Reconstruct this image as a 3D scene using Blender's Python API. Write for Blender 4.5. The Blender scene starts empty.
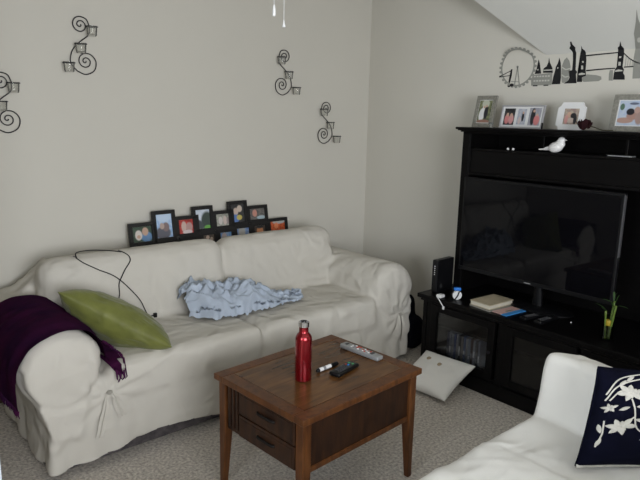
import bpy, bmesh, math, random
import numpy as np
from mathutils import Vector, Matrix, noise, Euler
from mathutils.bvhtree import BVHTree
random.seed(7)
S = bpy.context.scene
COL = S.collection
R = math.radians

# ------------------------------------------------------------------ camera
cd = bpy.data.cameras.new('camera'); cam = bpy.data.objects.new('camera', cd); COL.objects.link(cam)
cd.sensor_fit = 'HORIZONTAL'; cd.sensor_width = 36.0; cd.lens = 602.505 / 640 * 36
cd.clip_start = 0.05
_pi, _ro, _ya = 0.19982, 0.0223386, 0.713068
_fw = Vector((math.sin(_ya) * math.cos(_pi), math.cos(_ya) * math.cos(_pi), -math.sin(_pi)))
_rt = Vector((math.cos(_ya), -math.sin(_ya), 0)); _up = _rt.cross(_fw)
_c, _s = math.cos(_ro), math.sin(_ro)
_r2 = _rt * _c + _up * _s          # image x axis
_u2 = _up * _c - _rt * _s
cam.matrix_world = Matrix.Translation((-3.42785, -3.42196, 1.55691)) @ Matrix((_r2, _u2, -_fw)).transposed().to_4x4()
S.camera = cam

# ------------------------------------------------------------------ world, lights, exposure
w = bpy.data.worlds.new('world'); S.world = w; w.use_nodes = True
w.node_tree.nodes['Background'].inputs[0].default_value = (0.72, 0.82, 1.0, 1)
w.node_tree.nodes['Background'].inputs[1].default_value = 0.6
S.view_settings.view_transform = 'Standard'; S.view_settings.look = 'None'
S.view_settings.gamma = 1; S.view_settings.use_curve_mapping = False
S.view_settings.exposure = -0.12

def area(name, loc, target, sx, sy, power, col):
    l = bpy.data.lights.new(name, 'AREA'); l.shape = 'RECTANGLE'; l.size = sx; l.size_y = sy
    l.energy = power; l.color = col
    o = bpy.data.objects.new(name, l); COL.objects.link(o); o.location = loc
    o.rotation_euler = (Vector(target) - Vector(loc)).to_track_quat('-Z', 'Y').to_euler()
    return o
# daylight through the big window in the wall behind the camera and a smaller one on the left
area('window_daylight', (-3.15, -5.52, 1.45), (-2.5, -2.2, 0.0), 2.3, 1.4, 165, (0.925, 0.955, 1.0))
area('side_window_daylight', (-5.32, -3.1, 1.5), (0, -2.4, 0.9), 1.2, 1.2, 58, (0.84, 0.92, 1.0))

# ------------------------------------------------------------------ materials
def mat(name, col, rough=0.6, metal=0.0, var=0.0, scale=8.0, bump=0.0, bscale=60.0, col2=None, spec=0.5, coat=0.0, sheen=0.0, stretch=None, detail=4, bdist=0.002):
    m = bpy.data.materials.new(name); m.use_nodes = True
    nt = m.node_tree; N = nt.nodes; L = nt.links; b = N['Principled BSDF']
    b.inputs['Roughness'].default_value = rough; b.inputs['Metallic'].default_value = metal
    b.inputs['Specular IOR Level'].default_value = spec
    b.inputs['Coat Weight'].default_value = coat
    b.inputs['Sheen Weight'].default_value = sheen
    tc = N.new('ShaderNodeTexCoord'); mp = N.new('ShaderNodeMapping'); L.new(tc.outputs['Object'], mp.inputs[0])
    if stretch: mp.inputs['Scale'].default_value = stretch
    n = N.new('ShaderNodeTexNoise'); n.inputs['Scale'].default_value = scale; n.inputs['Detail'].default_value = detail
    L.new(mp.outputs[0], n.inputs['Vector'])
    mx = N.new('ShaderNodeMix'); mx.data_type = 'RGBA'
    rp = N.new('ShaderNodeMapRange'); rp.inputs[1].default_value = 0.3; rp.inputs[2].default_value = 0.7
    L.new(n.outputs[0], rp.inputs[0]); L.new(rp.outputs[0], mx.inputs[0])
    c2 = col2 if col2 else tuple(max(0, c * (1 - var)) for c in col)
    mx.inputs[6].default_value = (*col, 1); mx.inputs[7].default_value = (*c2, 1)
    L.new(mx.outputs[2], b.inputs['Base Color'])
    if bump > 0:
        n2 = N.new('ShaderNodeTexNoise'); n2.inputs['Scale'].default_value = bscale; n2.inputs['Detail'].default_value = 3
        L.new(mp.outputs[0], n2.inputs['Vector'])
        bp = N.new('ShaderNodeBump'); bp.inputs['Strength'].default_value = bump; bp.inputs['Distance'].default_value = bdist
        L.new(n2.outputs[0], bp.inputs['Height']); L.new(bp.outputs[0], b.inputs['Normal'])
    return m

def glass_mat(name, tint=(0.9, 0.92, 0.9), refl=1.0, frost=0.0):
    m = bpy.data.materials.new(name); m.use_nodes = True
    nt = m.node_tree; N = nt.nodes; L = nt.links; N.remove(N['Principled BSDF'])
    t = N.new('ShaderNodeBsdfTransparent'); t.inputs[0].default_value = (*tint, 1)
    g = N.new('ShaderNodeBsdfGlossy'); g.inputs['Roughness'].default_value = 0.05
    f = N.new('ShaderNodeFresnel'); f.inputs[0].default_value = 1.3 if frost else 1.45
    mx = N.new('ShaderNodeMixShader'); L.new(f.outputs[0], mx.inputs[0]); L.new(t.outputs[0], mx.inputs[1]); L.new(g.outputs[0], mx.inputs[2])
    out = mx
    if frost > 0:
        d = N.new('ShaderNodeBsdfDiffuse'); d.inputs[0].default_value = (0.9, 0.9, 0.87, 1)
        m2 = N.new('ShaderNodeMixShader'); m2.inputs[0].default_value = frost
        L.new(mx.outputs[0], m2.inputs[1]); L.new(d.outputs[0], m2.inputs[2]); out = m2
    L.new(out.outputs[0], N['Material Output'].inputs[0])
    return m

M = {}
M['wall'] = mat('wall_paint', (0.655, 0.63, 0.565), 0.9, var=0.03, scale=1.5, bump=0.05, bscale=180, spec=0.2)
M['ceil'] = mat('ceiling_paint', (0.66, 0.655, 0.615), 0.9, var=0.02, scale=2, bump=0.05, bscale=150, spec=0.2)
M['carpet'] = mat('carpet', (0.78, 0.72, 0.65), 1.0, scale=75, col2=(0.36, 0.325, 0.29), bump=0.9, bscale=110, spec=0.05, bdist=0.008, detail=6)
M['white_trim'] = mat('white_trim_paint', (0.78, 0.80, 0.82), 0.45, var=0.02)
M['casing'] = mat('pale_casing_paint', (0.50, 0.56, 0.60), 0.5, var=0.02)
M['brown_trim'] = mat('brown_baseboard_wood', (0.085, 0.045, 0.028), 0.4, var=0.4, scale=5, stretch=(1, 1, 12))
M['slip'] = mat('slipcover_cotton', (0.63, 0.60, 0.54), 0.92, var=0.06, scale=2.2, bump=0.25, bscale=240, spec=0.15)
M['slip_w'] = mat('white_cotton', (0.87, 0.855, 0.82), 0.92, var=0.05, scale=3, bump=0.2, bscale=240, spec=0.15)
def add_creases(m, strength=.55, dist=.02, stretch=(2.5, 2.5, 2.0), scale=2.4):
    nt = m.node_tree; N = nt.nodes; L = nt.links; b = N['Principled BSDF']
    tc = N.new('ShaderNodeTexCoord'); mp = N.new('ShaderNodeMapping'); mp.inputs['Scale'].default_value = stretch; mp.inputs['Rotation'].default_value = (.4, .5, .6)
    n = N.new('ShaderNodeTexNoise'); n.noise_type = 'RIDGED_MULTIFRACTAL'; n.inputs['Scale'].default_value = scale; n.inputs['Detail'].default_value = 2.5; n.inputs['Distortion'].default_value = .8
    L.new(tc.outputs['Object'], mp.inputs[0]); L.new(mp.outputs[0], n.inputs['Vector'])
    bp = N.new('ShaderNodeBump'); bp.inputs['Strength'].default_value = strength; bp.inputs['Distance'].default_value = dist
    L.new(n.outputs[0], bp.inputs['Height'])
    old = b.inputs['Normal'].links
    if old: L.new(old[0].from_socket, bp.inputs['Normal'])
    L.new(bp.outputs[0], b.inputs['Normal'])
add_creases(M['slip'], .8, .022, scale=3.2); add_creases(M['slip_w'], .5, .02)
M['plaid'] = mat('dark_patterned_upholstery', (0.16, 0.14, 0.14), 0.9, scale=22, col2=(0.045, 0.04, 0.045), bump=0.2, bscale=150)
M['throw'] = mat('purple_wool', (0.085, 0.013, 0.062), 0.95, scale=9, col2=(0.040, 0.011, 0.052), bump=0.5, bscale=120, spec=0.06)
M['green'] = mat('olive_green_taffeta', (0.185, 0.20, 0.045), 0.5, var=0.3, scale=14, bump=0.35, bscale=45, spec=0.35, sheen=0.2)
M['blue'] = mat('pale_blue_cotton', (0.50, 0.57, 0.68), 0.9, var=0.15, scale=12, bump=0.3, bscale=130, spec=0.15)
M['navy'] = mat('navy_cotton', (0.0025, 0.003, 0.011), 0.9, var=0.3, scale=20, bump=0.3, bscale=150, spec=0.08)
M['embroid'] = mat('cream_embroidery', (0.56, 0.54, 0.49), 0.8, var=0.25, scale=60, bump=0.6, bscale=160)
M['black_wood'] = mat('black_stained_wood', (0.0045, 0.004, 0.0042), 0.38, scale=4, var=0.4, stretch=(14, 1, 14), bump=0.08, bscale=40, spec=0.12)
M['black_plastic'] = mat('black_plastic', (0.006, 0.006, 0.007), 0.35, var=0.2, spec=0.25)
M['black_frame'] = mat('black_painted_frame', (0.014, 0.013, 0.013), 0.45, var=0.2, spec=0.35)
M['black_fabric'] = mat('black_fabric', (0.010, 0.010, 0.016), 0.95, var=0.4, scale=10, bump=0.4, bscale=120, spec=0.1)
M['screen'] = mat('dark_screen', (0.003, 0.003, 0.004), 0.035, spec=0.22)
M['iron'] = mat('black_iron', (0.018, 0.016, 0.022), 0.45, metal=0.4, var=0.2)
M['frost'] = glass_mat('clear_votive_glass', (0.97, 0.97, 0.96), frost=0.05)
M['glass'] = glass_mat('smoked_door_glass', (0.80, 0.81, 0.83))
M['clear'] = glass_mat('clear_glass', (0.92, 0.93, 0.92), frost=0.08)
M['red'] = mat('red_enamel_metal', (0.24, 0.004, 0.010), 0.22, metal=0.75, var=0.05, coat=0.5)
M['chrome'] = mat('brushed_steel', (0.65, 0.65, 0.66), 0.2, metal=1.0, var=0.1)
M['silver'] = mat('silver_plastic', (0.36, 0.37, 0.38), 0.35, metal=0.4, var=0.1)
M['dkgray'] = mat('dark_grey_rubber', (0.06, 0.06, 0.065), 0.6, var=0.2)
M['grayb'] = mat('grey_button', (0.25, 0.25, 0.26), 0.6, var=0.1)
M['white'] = mat('white_plastic', (0.80, 0.80, 0.80), 0.4, var=0.03)
M['porcelain'] = mat('white_porcelain', (0.80, 0.79, 0.78), 0.25, var=0.03, coat=0.3)
M['orange'] = mat('red_button', (0.45, 0.05, 0.02), 0.5)
M['greenb'] = mat('green_button', (0.08, 0.35, 0.15), 0.5)
M['blueb'] = mat('blue_plastic', (0.02, 0.20, 0.70), 0.4)
M['paper'] = mat('cream_paper', (0.66, 0.62, 0.52), 0.8, var=0.1, scale=15)
M['bookcover'] = mat('tan_book_cover', (0.55, 0.47, 0.33), 0.6, var=0.25, scale=20)
M['pink'] = mat('pink_paper', (0.62, 0.40, 0.36), 0.6, var=0.15, scale=30)
M['sky'] = mat('blue_paper', (0.05, 0.28, 0.68), 0.6, var=0.1)
M['grymag'] = mat('grey_paper', (0.28, 0.27, 0.24), 0.6, var=0.3, scale=30)
M['leaf'] = mat('bamboo_leaf', (0.04, 0.105, 0.02), 0.45, var=0.35, scale=25)
M['stalk'] = mat('bamboo_stalk', (0.13, 0.18, 0.03), 0.4, col2=(0.07, 0.14, 0.02), scale=30)
M['yellow'] = mat('yellow_ribbon', (0.40, 0.29, 0.02), 0.5, var=0.1)
M['rose'] = mat('dried_dark_rose', (0.055, 0.008, 0.012), 0.8, var=0.4, scale=60)
M['roseleaf'] = mat('dried_rose_stem', (0.07, 0.06, 0.03), 0.8, var=0.3)
M['pewter'] = mat('pewter_frame', (0.33, 0.32, 0.28), 0.45, metal=0.3, var=0.35, scale=70, bump=0.7, bscale=90)
M['white_frame'] = mat('white_frame_paint', (0.74, 0.74, 0.74), 0.5, var=0.04)
M['silver_frame'] = mat('silver_frame', (0.50, 0.50, 0.53), 0.35, metal=0.5, var=0.1)
M['dec_black'] = mat('black_vinyl', (0.012, 0.012, 0.014), 0.5, var=0.1, spec=0.3)
M['dec_gray'] = mat('grey_vinyl', (0.30, 0.30, 0.27), 0.6, var=0.06, spec=0.3)
M['dec_light'] = mat('pale_vinyl', (0.56, 0.55, 0.50), 0.7, var=0.05, spec=0.3)
M['tan'] = mat('tan_button', (0.42, 0.33, 0.22), 0.7, var=0.2)

add_creases(M['green'], .6, .012, (3, 6, 3), 4)
def wood_mat(name, c1, c2, rot, rough=0.3):
    m = bpy.data.materials.new(name); m.use_nodes = True
    nt = m.node_tree; N = nt.nodes; L = nt.links; b = N['Principled BSDF']; b.inputs['Specular IOR Level'].default_value = .28
    tc = N.new('ShaderNodeTexCoord'); mp = N.new('ShaderNodeMapping'); L.new(tc.outputs['Object'], mp.inputs[0])
    mp.inputs['Scale'].default_value = rot
    n = N.new('ShaderNodeTexNoise'); n.inputs['Scale'].default_value = 6; n.inputs['Detail'].default_value = 7; n.inputs['Distortion'].default_value = 0.6
    n3 = N.new('ShaderNodeTexNoise'); n3.inputs['Scale'].default_value = 5; n3.inputs['Detail'].default_value = 2
    L.new(mp.outputs[0], n.inputs['Vector']); L.new(tc.outputs['Object'], n3.inputs['Vector'])
    cr = N.new('ShaderNodeValToRGB'); cr.color_ramp.elements[0].position = 0.32; cr.color_ramp.elements[1].position = 0.68
    cr.color_ramp.elements[0].color = (*c2, 1); cr.color_ramp.elements[1].color = (*c1, 1)
    L.new(n.outputs[0], cr.inputs[0])
    mx = N.new('ShaderNodeMix'); mx.data_type = 'RGBA'; mx.blend_type = 'MULTIPLY'; mx.inputs[0].default_value = 0.55
    cr2 = N.new('ShaderNodeValToRGB'); cr2.color_ramp.elements[0].color = (0.45, 0.40, 0.36, 1); cr2.color_ramp.elements[0].position = 0.35; cr2.color_ramp.elements[1].position = 0.6
    L.new(n3.outputs[0], cr2.inputs[0]); L.new(cr.outputs[0], mx.inputs[6]); L.new(cr2.outputs[0], mx.inputs[7])
    L.new(mx.outputs[2], b.inputs['Base Color'])
    rr = N.new('ShaderNodeMapRange'); rr.inputs[3].default_value = rough - 0.05; rr.inputs[4].default_value = rough + 0.15
    L.new(n3.outputs[0], rr.inputs[0]); L.new(rr.outputs[0], b.inputs['Roughness'])
    bp = N.new('ShaderNodeBump'); bp.inputs['Strength'].default_value = 0.15; bp.inputs['Distance'].default_value = 0.001
    L.new(n.outputs[0], bp.inputs['Height']); L.new(bp.outputs[0], b.inputs['Normal'])
    return m
M['walnut_top'] = wood_mat('walnut_top', (0.165, 0.074, 0.024), (0.080, 0.034, 0.012), (1, 7, 7), 0.17)
M['walnut'] = wood_mat('walnut_frame', (0.150, 0.056, 0.017), (0.070, 0.025, 0.009), (7, 7, 1.2), 0.30)
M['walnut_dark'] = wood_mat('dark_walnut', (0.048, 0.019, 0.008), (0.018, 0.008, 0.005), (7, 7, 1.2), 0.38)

M['handle_dark'] = mat('dark_bronze_handle', (0.008, 0.006, 0.005), 0.6, spec=0.2)
def photo_mat(name, bg, blobs, bg2=None):
    """a printed photograph: soft background with elliptical patches (u, v, ru, rv, colour)"""
    m = bpy.data.materials.new(name); m.use_nodes = True
    nt = m.node_tree; N = nt.nodes; L = nt.links; b = N['Principled BSDF']; b.inputs['Roughness'].default_value = 0.3
    uv = N.new('ShaderNodeUVMap')
    n = N.new('ShaderNodeTexNoise'); n.inputs['Scale'].default_value = 5; L.new(uv.outputs[0], n.inputs['Vector'])
    mx = N.new('ShaderNodeMix'); mx.data_type = 'RGBA'
    rp = N.new('ShaderNodeMapRange'); rp.inputs[1].default_value = 0.4; rp.inputs[2].default_value = 0.6
    L.new(n.outputs[0], rp.inputs[0]); L.new(rp.outputs[0], mx.inputs[0])
    mx.inputs[6].default_value = (*bg, 1); mx.inputs[7].default_value = (*(bg2 or tuple(c * 0.6 for c in bg)), 1)
    cur = mx.outputs[2]
    for (u, v, ru, rv, c) in blobs:
        s = N.new('ShaderNodeVectorMath'); s.operation = 'SUBTRACT'; L.new(uv.outputs[0], s.inputs[0]); s.inputs[1].default_value = (u, v, 0)
        d = N.new('ShaderNodeVectorMath'); d.operation = 'DIVIDE'; L.new(s.outputs[0], d.inputs[0]); d.inputs[1].default_value = (ru, rv, 1)
        ln = N.new('ShaderNodeVectorMath'); ln.operation = 'LENGTH'; L.new(d.outputs[0], ln.inputs[0])
        mr = N.new('ShaderNodeMapRange'); mr.inputs[1].default_value = 0.85; mr.inputs[2].default_value = 1.1; mr.inputs[3].default_value = 1; mr.inputs[4].default_value = 0
        L.new(ln.outputs[1], mr.inputs[0])
        k = N.new('ShaderNodeMix'); k.data_type = 'RGBA'; L.new(mr.outputs[0], k.inputs[0]); L.new(cur, k.inputs[6]); k.inputs[7].default_value = (*c, 1)
        cur = k.outputs[2]
    L.new(cur, b.inputs['Base Color'])
    return m

# ------------------------------------------------------------------ mesh helpers
def obj(name, bm, m, parent=None, smooth=False, loc=None, label=None, keep=False):
    me = bpy.data.meshes.new(name)
    if not keep: bmesh.ops.recalc_face_normals(bm, faces=bm.faces)
    if smooth:
        for f in bm.faces: f.smooth = True
    bm.to_mesh(me); bm.free()
    o = bpy.data.objects.new(name, me); COL.objects.link(o)
    me.materials.append(m if not isinstance(m, str) else M[m])
    if parent: o.parent = parent
    if loc: o.location = loc
    if label: o['label'] = label
    if smooth == 'auto':
        me.set_sharp_from_angle(angle=R(38))
    return o
def tag(o, label, cat, group=None):
    o['label'] = label; o['category'] = cat
    if group: o['group'] = group
    return o
def thing(name, label, cat, loc=(0, 0, 0), rz=0, group=None):
    o = bpy.data.objects.new(name, None); COL.objects.link(o)
    o.empty_display_size = 0.1
    o.location = loc; o.rotation_euler = (0, 0, rz); return tag(o, label, cat, group)
def struct(o, kind='structure'):
    o['kind'] = kind; return o
def copy_tree(o, label=None, loc=None, rot=None, parent=None):
    c = o.copy(); COL.objects.link(c)
    if parent: c.parent = parent
    if label: c['label'] = label
    if loc is not None: c.location = loc
    if rot is not None: c.rotation_euler = rot
    for ch in list(o.children): copy_tree(ch, parent=c)
    return c
def NB(): return bmesh.new()
def box(bm, x0, x1, y0, y1, z0, z1, bev=0.0, seg=2, mtx=None):
    r = bmesh.ops.create_cube(bm, size=1)
    vs = r['verts']
    for v in vs: v.co = Vector((x0 + (v.co.x + .5) * (x1 - x0), y0 + (v.co.y + .5) * (y1 - y0), z0 + (v.co.z + .5) * (z1 - z0)))
    if bev > 0:
        es = list({e for v in vs for e in v.link_edges})
        g = bmesh.ops.bevel(bm, geom=es, offset=bev, segments=seg, affect='EDGES', profile=0.5)
        vs = list({v for f in g['faces'] for v in f.verts} | {v for v in vs if v.is_valid})
    if mtx is not None: bmesh.ops.transform(bm, matrix=mtx, verts=vs)
    return vs
def tube(bm, pts, r, n=8, cap=True, rads=None):
    pts = [Vector(p) for p in pts]; rings = []
    nrm = None
    for i, p in enumerate(pts):
        d = (pts[min(i + 1, len(pts) - 1)] - pts[max(i - 1, 0)]).normalized()
        if nrm is None:
            nrm = d.orthogonal().normalized()
        else:
            nrm = (nrm - d * nrm.dot(d)); nrm = nrm.normalized() if nrm.length > 1e-6 else d.orthogonal().normalized()
        b = d.cross(nrm); rr = rads[i] if rads else r
        rings.append([bm.verts.new(p + (nrm * math.cos(2 * math.pi * k / n) + b * math.sin(2 * math.pi * k / n)) * rr) for k in range(n)])
    for a, c in zip(rings, rings[1:]):
        for k in range(n): bm.faces.new((a[k], a[(k + 1) % n], c[(k + 1) % n], c[k]))
    if cap:
        bm.faces.new(rings[0][::-1]); bm.faces.new(rings[-1])
def lathe(bm, prof, n=32, c=(0, 0, 0)):
    rings = []
    for r, z in prof:
        if r < 1e-5: rings.append([bm.verts.new((c[0], c[1], c[2] + z))])
        else: rings.append([bm.verts.new((c[0] + r * math.cos(2 * math.pi * k / n), c[1] + r * math.sin(2 * math.pi * k / n), c[2] + z)) for k in range(n)])
    for a, b in zip(rings, rings[1:]):
        if len(a) == 1 and len(b) == 1: continue
        for k in range(n):
            if len(a) == 1: bm.faces.new((a[0], b[(k + 1) % n], b[k]))
            elif len(b) == 1: bm.faces.new((a[k], a[(k + 1) % n], b[0]))
            else: bm.faces.new((a[k], a[(k + 1) % n], b[(k + 1) % n], b[k]))
def prism(bm, poly, f, t):
    """poly in 2D, f(p, h) -> 3D, extruded from h=0 to h=t"""
    a = [bm.verts.new(f(p, 0)) for p in poly]; b = [bm.verts.new(f(p, t)) for p in poly]
    bm.faces.new(a[::-1]); bm.faces.new(b)
    for i in range(len(poly)):
        j = (i + 1) % len(poly); bm.faces.new((a[i], a[j], b[j], b[i]))
def quad(bm, ps):
    vs = [bm.verts.new(p) for p in ps]; f = bm.faces.new(vs)
    l = bm.loops.layers.uv.verify()
    for lp, uv in zip(f.loops, ((0, 0), (1, 0), (1, 1), (0, 1))): lp[l].uv = uv
def catmull(pts, n=8):
    P = [Vector(p) for p in pts]; P = [P[0] * 2 - P[1]] + P + [P[-1] * 2 - P[-2]]; out = []
    for i in range(1, len(P) - 2):
        for k in range(n):
            t = k / n
            out.append(0.5 * ((2 * P[i]) + (P[i + 1] - P[i - 1]) * t + (2 * P[i - 1] - 5 * P[i] + 4 * P[i + 1] - P[i + 2]) * t * t + (3 * P[i] - P[i - 1] - 3 * P[i + 1] + P[i + 2]) * t ** 3))
    out.append(P[-2]); return out
def fbm(p, o=3):
    s = 0; a = 1
    for i in range(o): s += a * noise.noise(p); p = p * 2.03; a *= 0.5
    return s
def ridge(p):
    return 1 - abs(noise.noise(p)) * 2.2

# ------------------------------------------------------------------ the room
YD, XC = -5.4, -5.2
bm = NB(); box(bm, XC, 0, YD, 0, -0.05, 0)
struct(obj('floor', bm, 'carpet'))
bm = NB(); box(bm, XC, 0.1, 0, 0.1, 0, 2.44)
struct(obj('wall_back', bm, 'wall'))
bm = NB(); box(bm, 0, 0.1, YD, 0, 0, 2.44)
struct(obj('wall_right', bm, 'wall'))
bm = NB(); box(bm, XC, 0, YD, 0, 2.44, 2.5)
struct(obj('ceiling', bm, 'ceil'))
def wall_with_hole(name, fixed, axis, a0, a1, h0, h1, z0, z1, th):
    bm = NB()
    def b(u0, u1, w0, w1):
        if axis == 'y': box(bm, u0, u1, fixed, fixed + th, w0, w1)
        else: box(bm, fixed, fixed + th, u0, u1, w0, w1)
    b(a0, h0, 0, 2.44); b(h1, a1, 0, 2.44); b(h0, h1, 0, z0); b(h0, h1, z1, 2.44)
    return struct(obj(name, bm, 'wall'))
wall_with_hole('wall_front', YD - 0.1, 'y', XC, 0, -4.3, -2.0, 0.75, 2.15, 0.1)
wall_with_hole('wall_left', XC - 0.1, 'x', YD, 0, -3.7, -2.5, 0.9, 2.1, 0.1)
def win(name, f):
    bm = NB(); f(bm); struct(obj(name, bm, 'white_trim'))
def wf1(bm):
    y0, y1 = YD - 0.08, YD - 0.03
    box(bm, -4.3, -4.24, y0, y1, .75, 2.15); box(bm, -2.06, -2.0, y0, y1, .75, 2.15); box(bm, -4.24, -2.06, y0, y1, .75, .81); box(bm, -4.24, -2.06, y0, y1, 2.09, 2.15)
    box(bm, -3.18, -3.12, y0, y1, .81, 2.09)
def wf2(bm):
    x0, x1 = XC - 0.08, XC - 0.03
    box(bm, x0, x1, -3.7, -3.64, .9, 2.1); box(bm, x0, x1, -2.56, -2.5, .9, 2.1); box(bm, x0, x1, -3.64, -2.56, .9, .96); box(bm, x0, x1, -3.64, -2.56, 2.04, 2.1)
win('window_1', wf1); win('window_2', wf2)
# short wall that ends in the white casing at the photo's left edge
bm = NB(); box(bm, -3.30, -3.20, -1.86, 0, 0, 2.44); struct(obj('wall_stub', bm, 'wall'))
bm = NB(); box(bm, -3.32, -3.142, -1.94, -1.86, 0, 2.44, .006); struct(obj('trim_1', bm, 'casing'))
# steep sloping surface above the knee line of the right wall
KN = 1.952; TH = R(35)
def slope_pt(y, h, off=0.0):
    return Vector((-max(h, 0) * math.sin(TH) - off * (math.cos(TH) if h > 0 else 1), y, KN + (h * math.cos(TH) if h > 0 else h) - (off * math.sin(TH) if h > 0 else 0)))
bm = NB()
hT = 0.488 / math.cos(TH)
A_ = slope_pt(-1.467, 0.0001); B_ = slope_pt(-0.90, hT); C_ = slope_pt(YD, hT); D_ = slope_pt(YD, 0.0001)
Ab = Vector((0, -1.467, KN)); Bb = Vector((0, -0.90, 2.44)); Cb = Vector((0, YD, 2.44))
v = [bm.verts.new(p) for p in (A_, B_, C_, D_, Bb, Cb)]
bm.faces.new((v[0], v[1], v[2], v[3])); bm.faces.new((v[0], v[4], v[1])); bm.faces.new((v[1], v[4], v[5], v[2])); bm.faces.new((v[2], v[5], v[3])); bm.faces.new((v[0], v[3], v[5], v[4]))
struct(obj('ceiling_slope', bm, 'ceil'))
bm = NB(); box(bm, -0.014, 0, YD, 0, 0, 0.085, .003); struct(obj('baseboard_right', bm, 'brown_trim'))
bm = NB(); box(bm, -3.2, -0.014, -0.014, 0, 0, 0.085, .003); struct(obj('baseboard_back', bm, 'brown_trim'))

# ------------------------------------------------------------------ slipcovered seating (soft union of volumes, then split at the seams)
def capsule_y(bm, cx, cz, r, y0, y1, n=28, bulge=0.05, sz=1.0):
    prof = [(0.0, y0 - bulge), (r * .5, y0 - bulge * .85), (r * .85, y0 - bulge * .45), (r, y0 + .02), (r, y1)]
    rings = []
    for rr, y in prof:
        if rr == 0: rings.append([bm.verts.new((cx, y, cz))])
        else: rings.append([bm.verts.new((cx + rr * math.cos(2 * math.pi * k / n), y, cz + rr * sz * math.sin(2 * math.pi * k / n))) for k in range(n)])
    for a, b in zip(rings, rings[1:]):
        for k in range(n):
            if len(a) == 1: bm.faces.new((a[0], b[k], b[(k + 1) % n]))
            else: bm.faces.new((a[k], b[k], b[(k + 1) % n], a[(k + 1) % n]))
    bm.faces.new(rings[-1])
def soft_union(build, voxel, smooth):
    bm = NB(); build(bm); bmesh.ops.recalc_face_normals(bm, faces=bm.faces)
    me = bpy.data.meshes.new('tmp'); bm.to_mesh(me); bm.free()
    o = bpy.data.objects.new('tmp', me); COL.objects.link(o)
    md = o.modifiers.new('r', 'REMESH'); md.mode = 'VOXEL'; md.voxel_size = voxel
    sm = o.modifiers.new('s', 'SMOOTH'); sm.factor = 0.5; sm.iterations = smooth
    dg = bpy.context.evaluated_depsgraph_get()
    e = o.evaluated_get(dg); m2 = bpy.data.meshes.new_from_object(e)
    bpy.data.objects.remove(o); bpy.data.meshes.remove(me)
    return m2
def split_regions(me, classify, names, m, parent):
    """split one continuous cloth surface into parts that share its smooth normals"""
    co = [v.co.copy() for v in me.vertices]; nr = [v.normal.copy() for v in me.vertices]
    groups = {}
    for p in me.polygons:
        k = classify(p.center, p.normal)
        if k is not None: groups.setdefault(k, []).append(list(p.vertices))
    out = {}
    for k, fs in groups.items():
        idx = sorted({i for f in fs for i in f}); mp = {g: i for i, g in enumerate(idx)}
        nm = bpy.data.meshes.new(names[k]); nm.from_pydata([co[i] for i in idx], [], [[mp[i] for i in f] for f in fs])
        for p in nm.polygons: p.use_smooth = True
        nm.normals_split_custom_set_from_vertices([nr[i] for i in idx])
        nm.materials.append(M[m]); nm.update()
        o = bpy.data.objects.new(names[k], nm); COL.objects.link(o); o.parent = parent; out[k] = o
    return out

def sofa_prims(bm):
    box(bm, -2.73, -.485, -.94, -.09, -.03, .42, .03, 3)
    for a, b in ((-2.50, -1.665), (-1.655, -.80)):
        box(bm, a, b, -.955, -.30, .28, .475, .045, 4)
    # back frame and the two back cushions
    box(bm, -2.60, -.68, -.24, -.09, .2, .70, .03, 3)
    prism(bm, [(-2.80, .58), (-2.60, .72), (-2.50, .80), (-2.45, .3), (-2.80, .3)], lambda p, k: Vector((p[0], -.10 - k, p[1])), .17)
    lean = Matrix.Translation((0, -.40, .45)) @ Matrix.Rotation(R(-13), 4, 'X')
    box(bm, -2.60, -1.56, -.09, .13, -.05, .40, .09, 5, lean)
    box(bm, -1.58, -.70, -.10, .13, -.05, .395, .10, 5, lean)
    for cx in (-2.685, -.645):
        capsule_y(bm, cx, .495, .172, -.935, -.10, bulge=.028)
        o_ = -1 if cx < -2 else 1
        prism(bm, [(cx + o_ * .165, .52), (cx + o_ * (.055 if o_ < 0 else .15), .18), (cx - o_ * .05, .18), (cx - o_ * .12, .45)], lambda p, k: Vector((p[0], -.10 - k, p[1])), .85)
        s = 1 if cx < -2 else -1
        box(bm, cx - .075 if cx < -2 else cx - .07, cx + .07 if cx < -2 else cx + .135, -.94, -.10, 0.0, .46, .02, 2)
sofa = thing('sofa', 'long three-seat sofa under a cream cotton slipcover against the back wall', 'sofa')
me = soft_union(sofa_prims, 0.0125, 7)
def crease(q, wd=.22):
    v = abs(noise.noise(q)); return max(0, 1 - v / wd) ** 1.5
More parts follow.
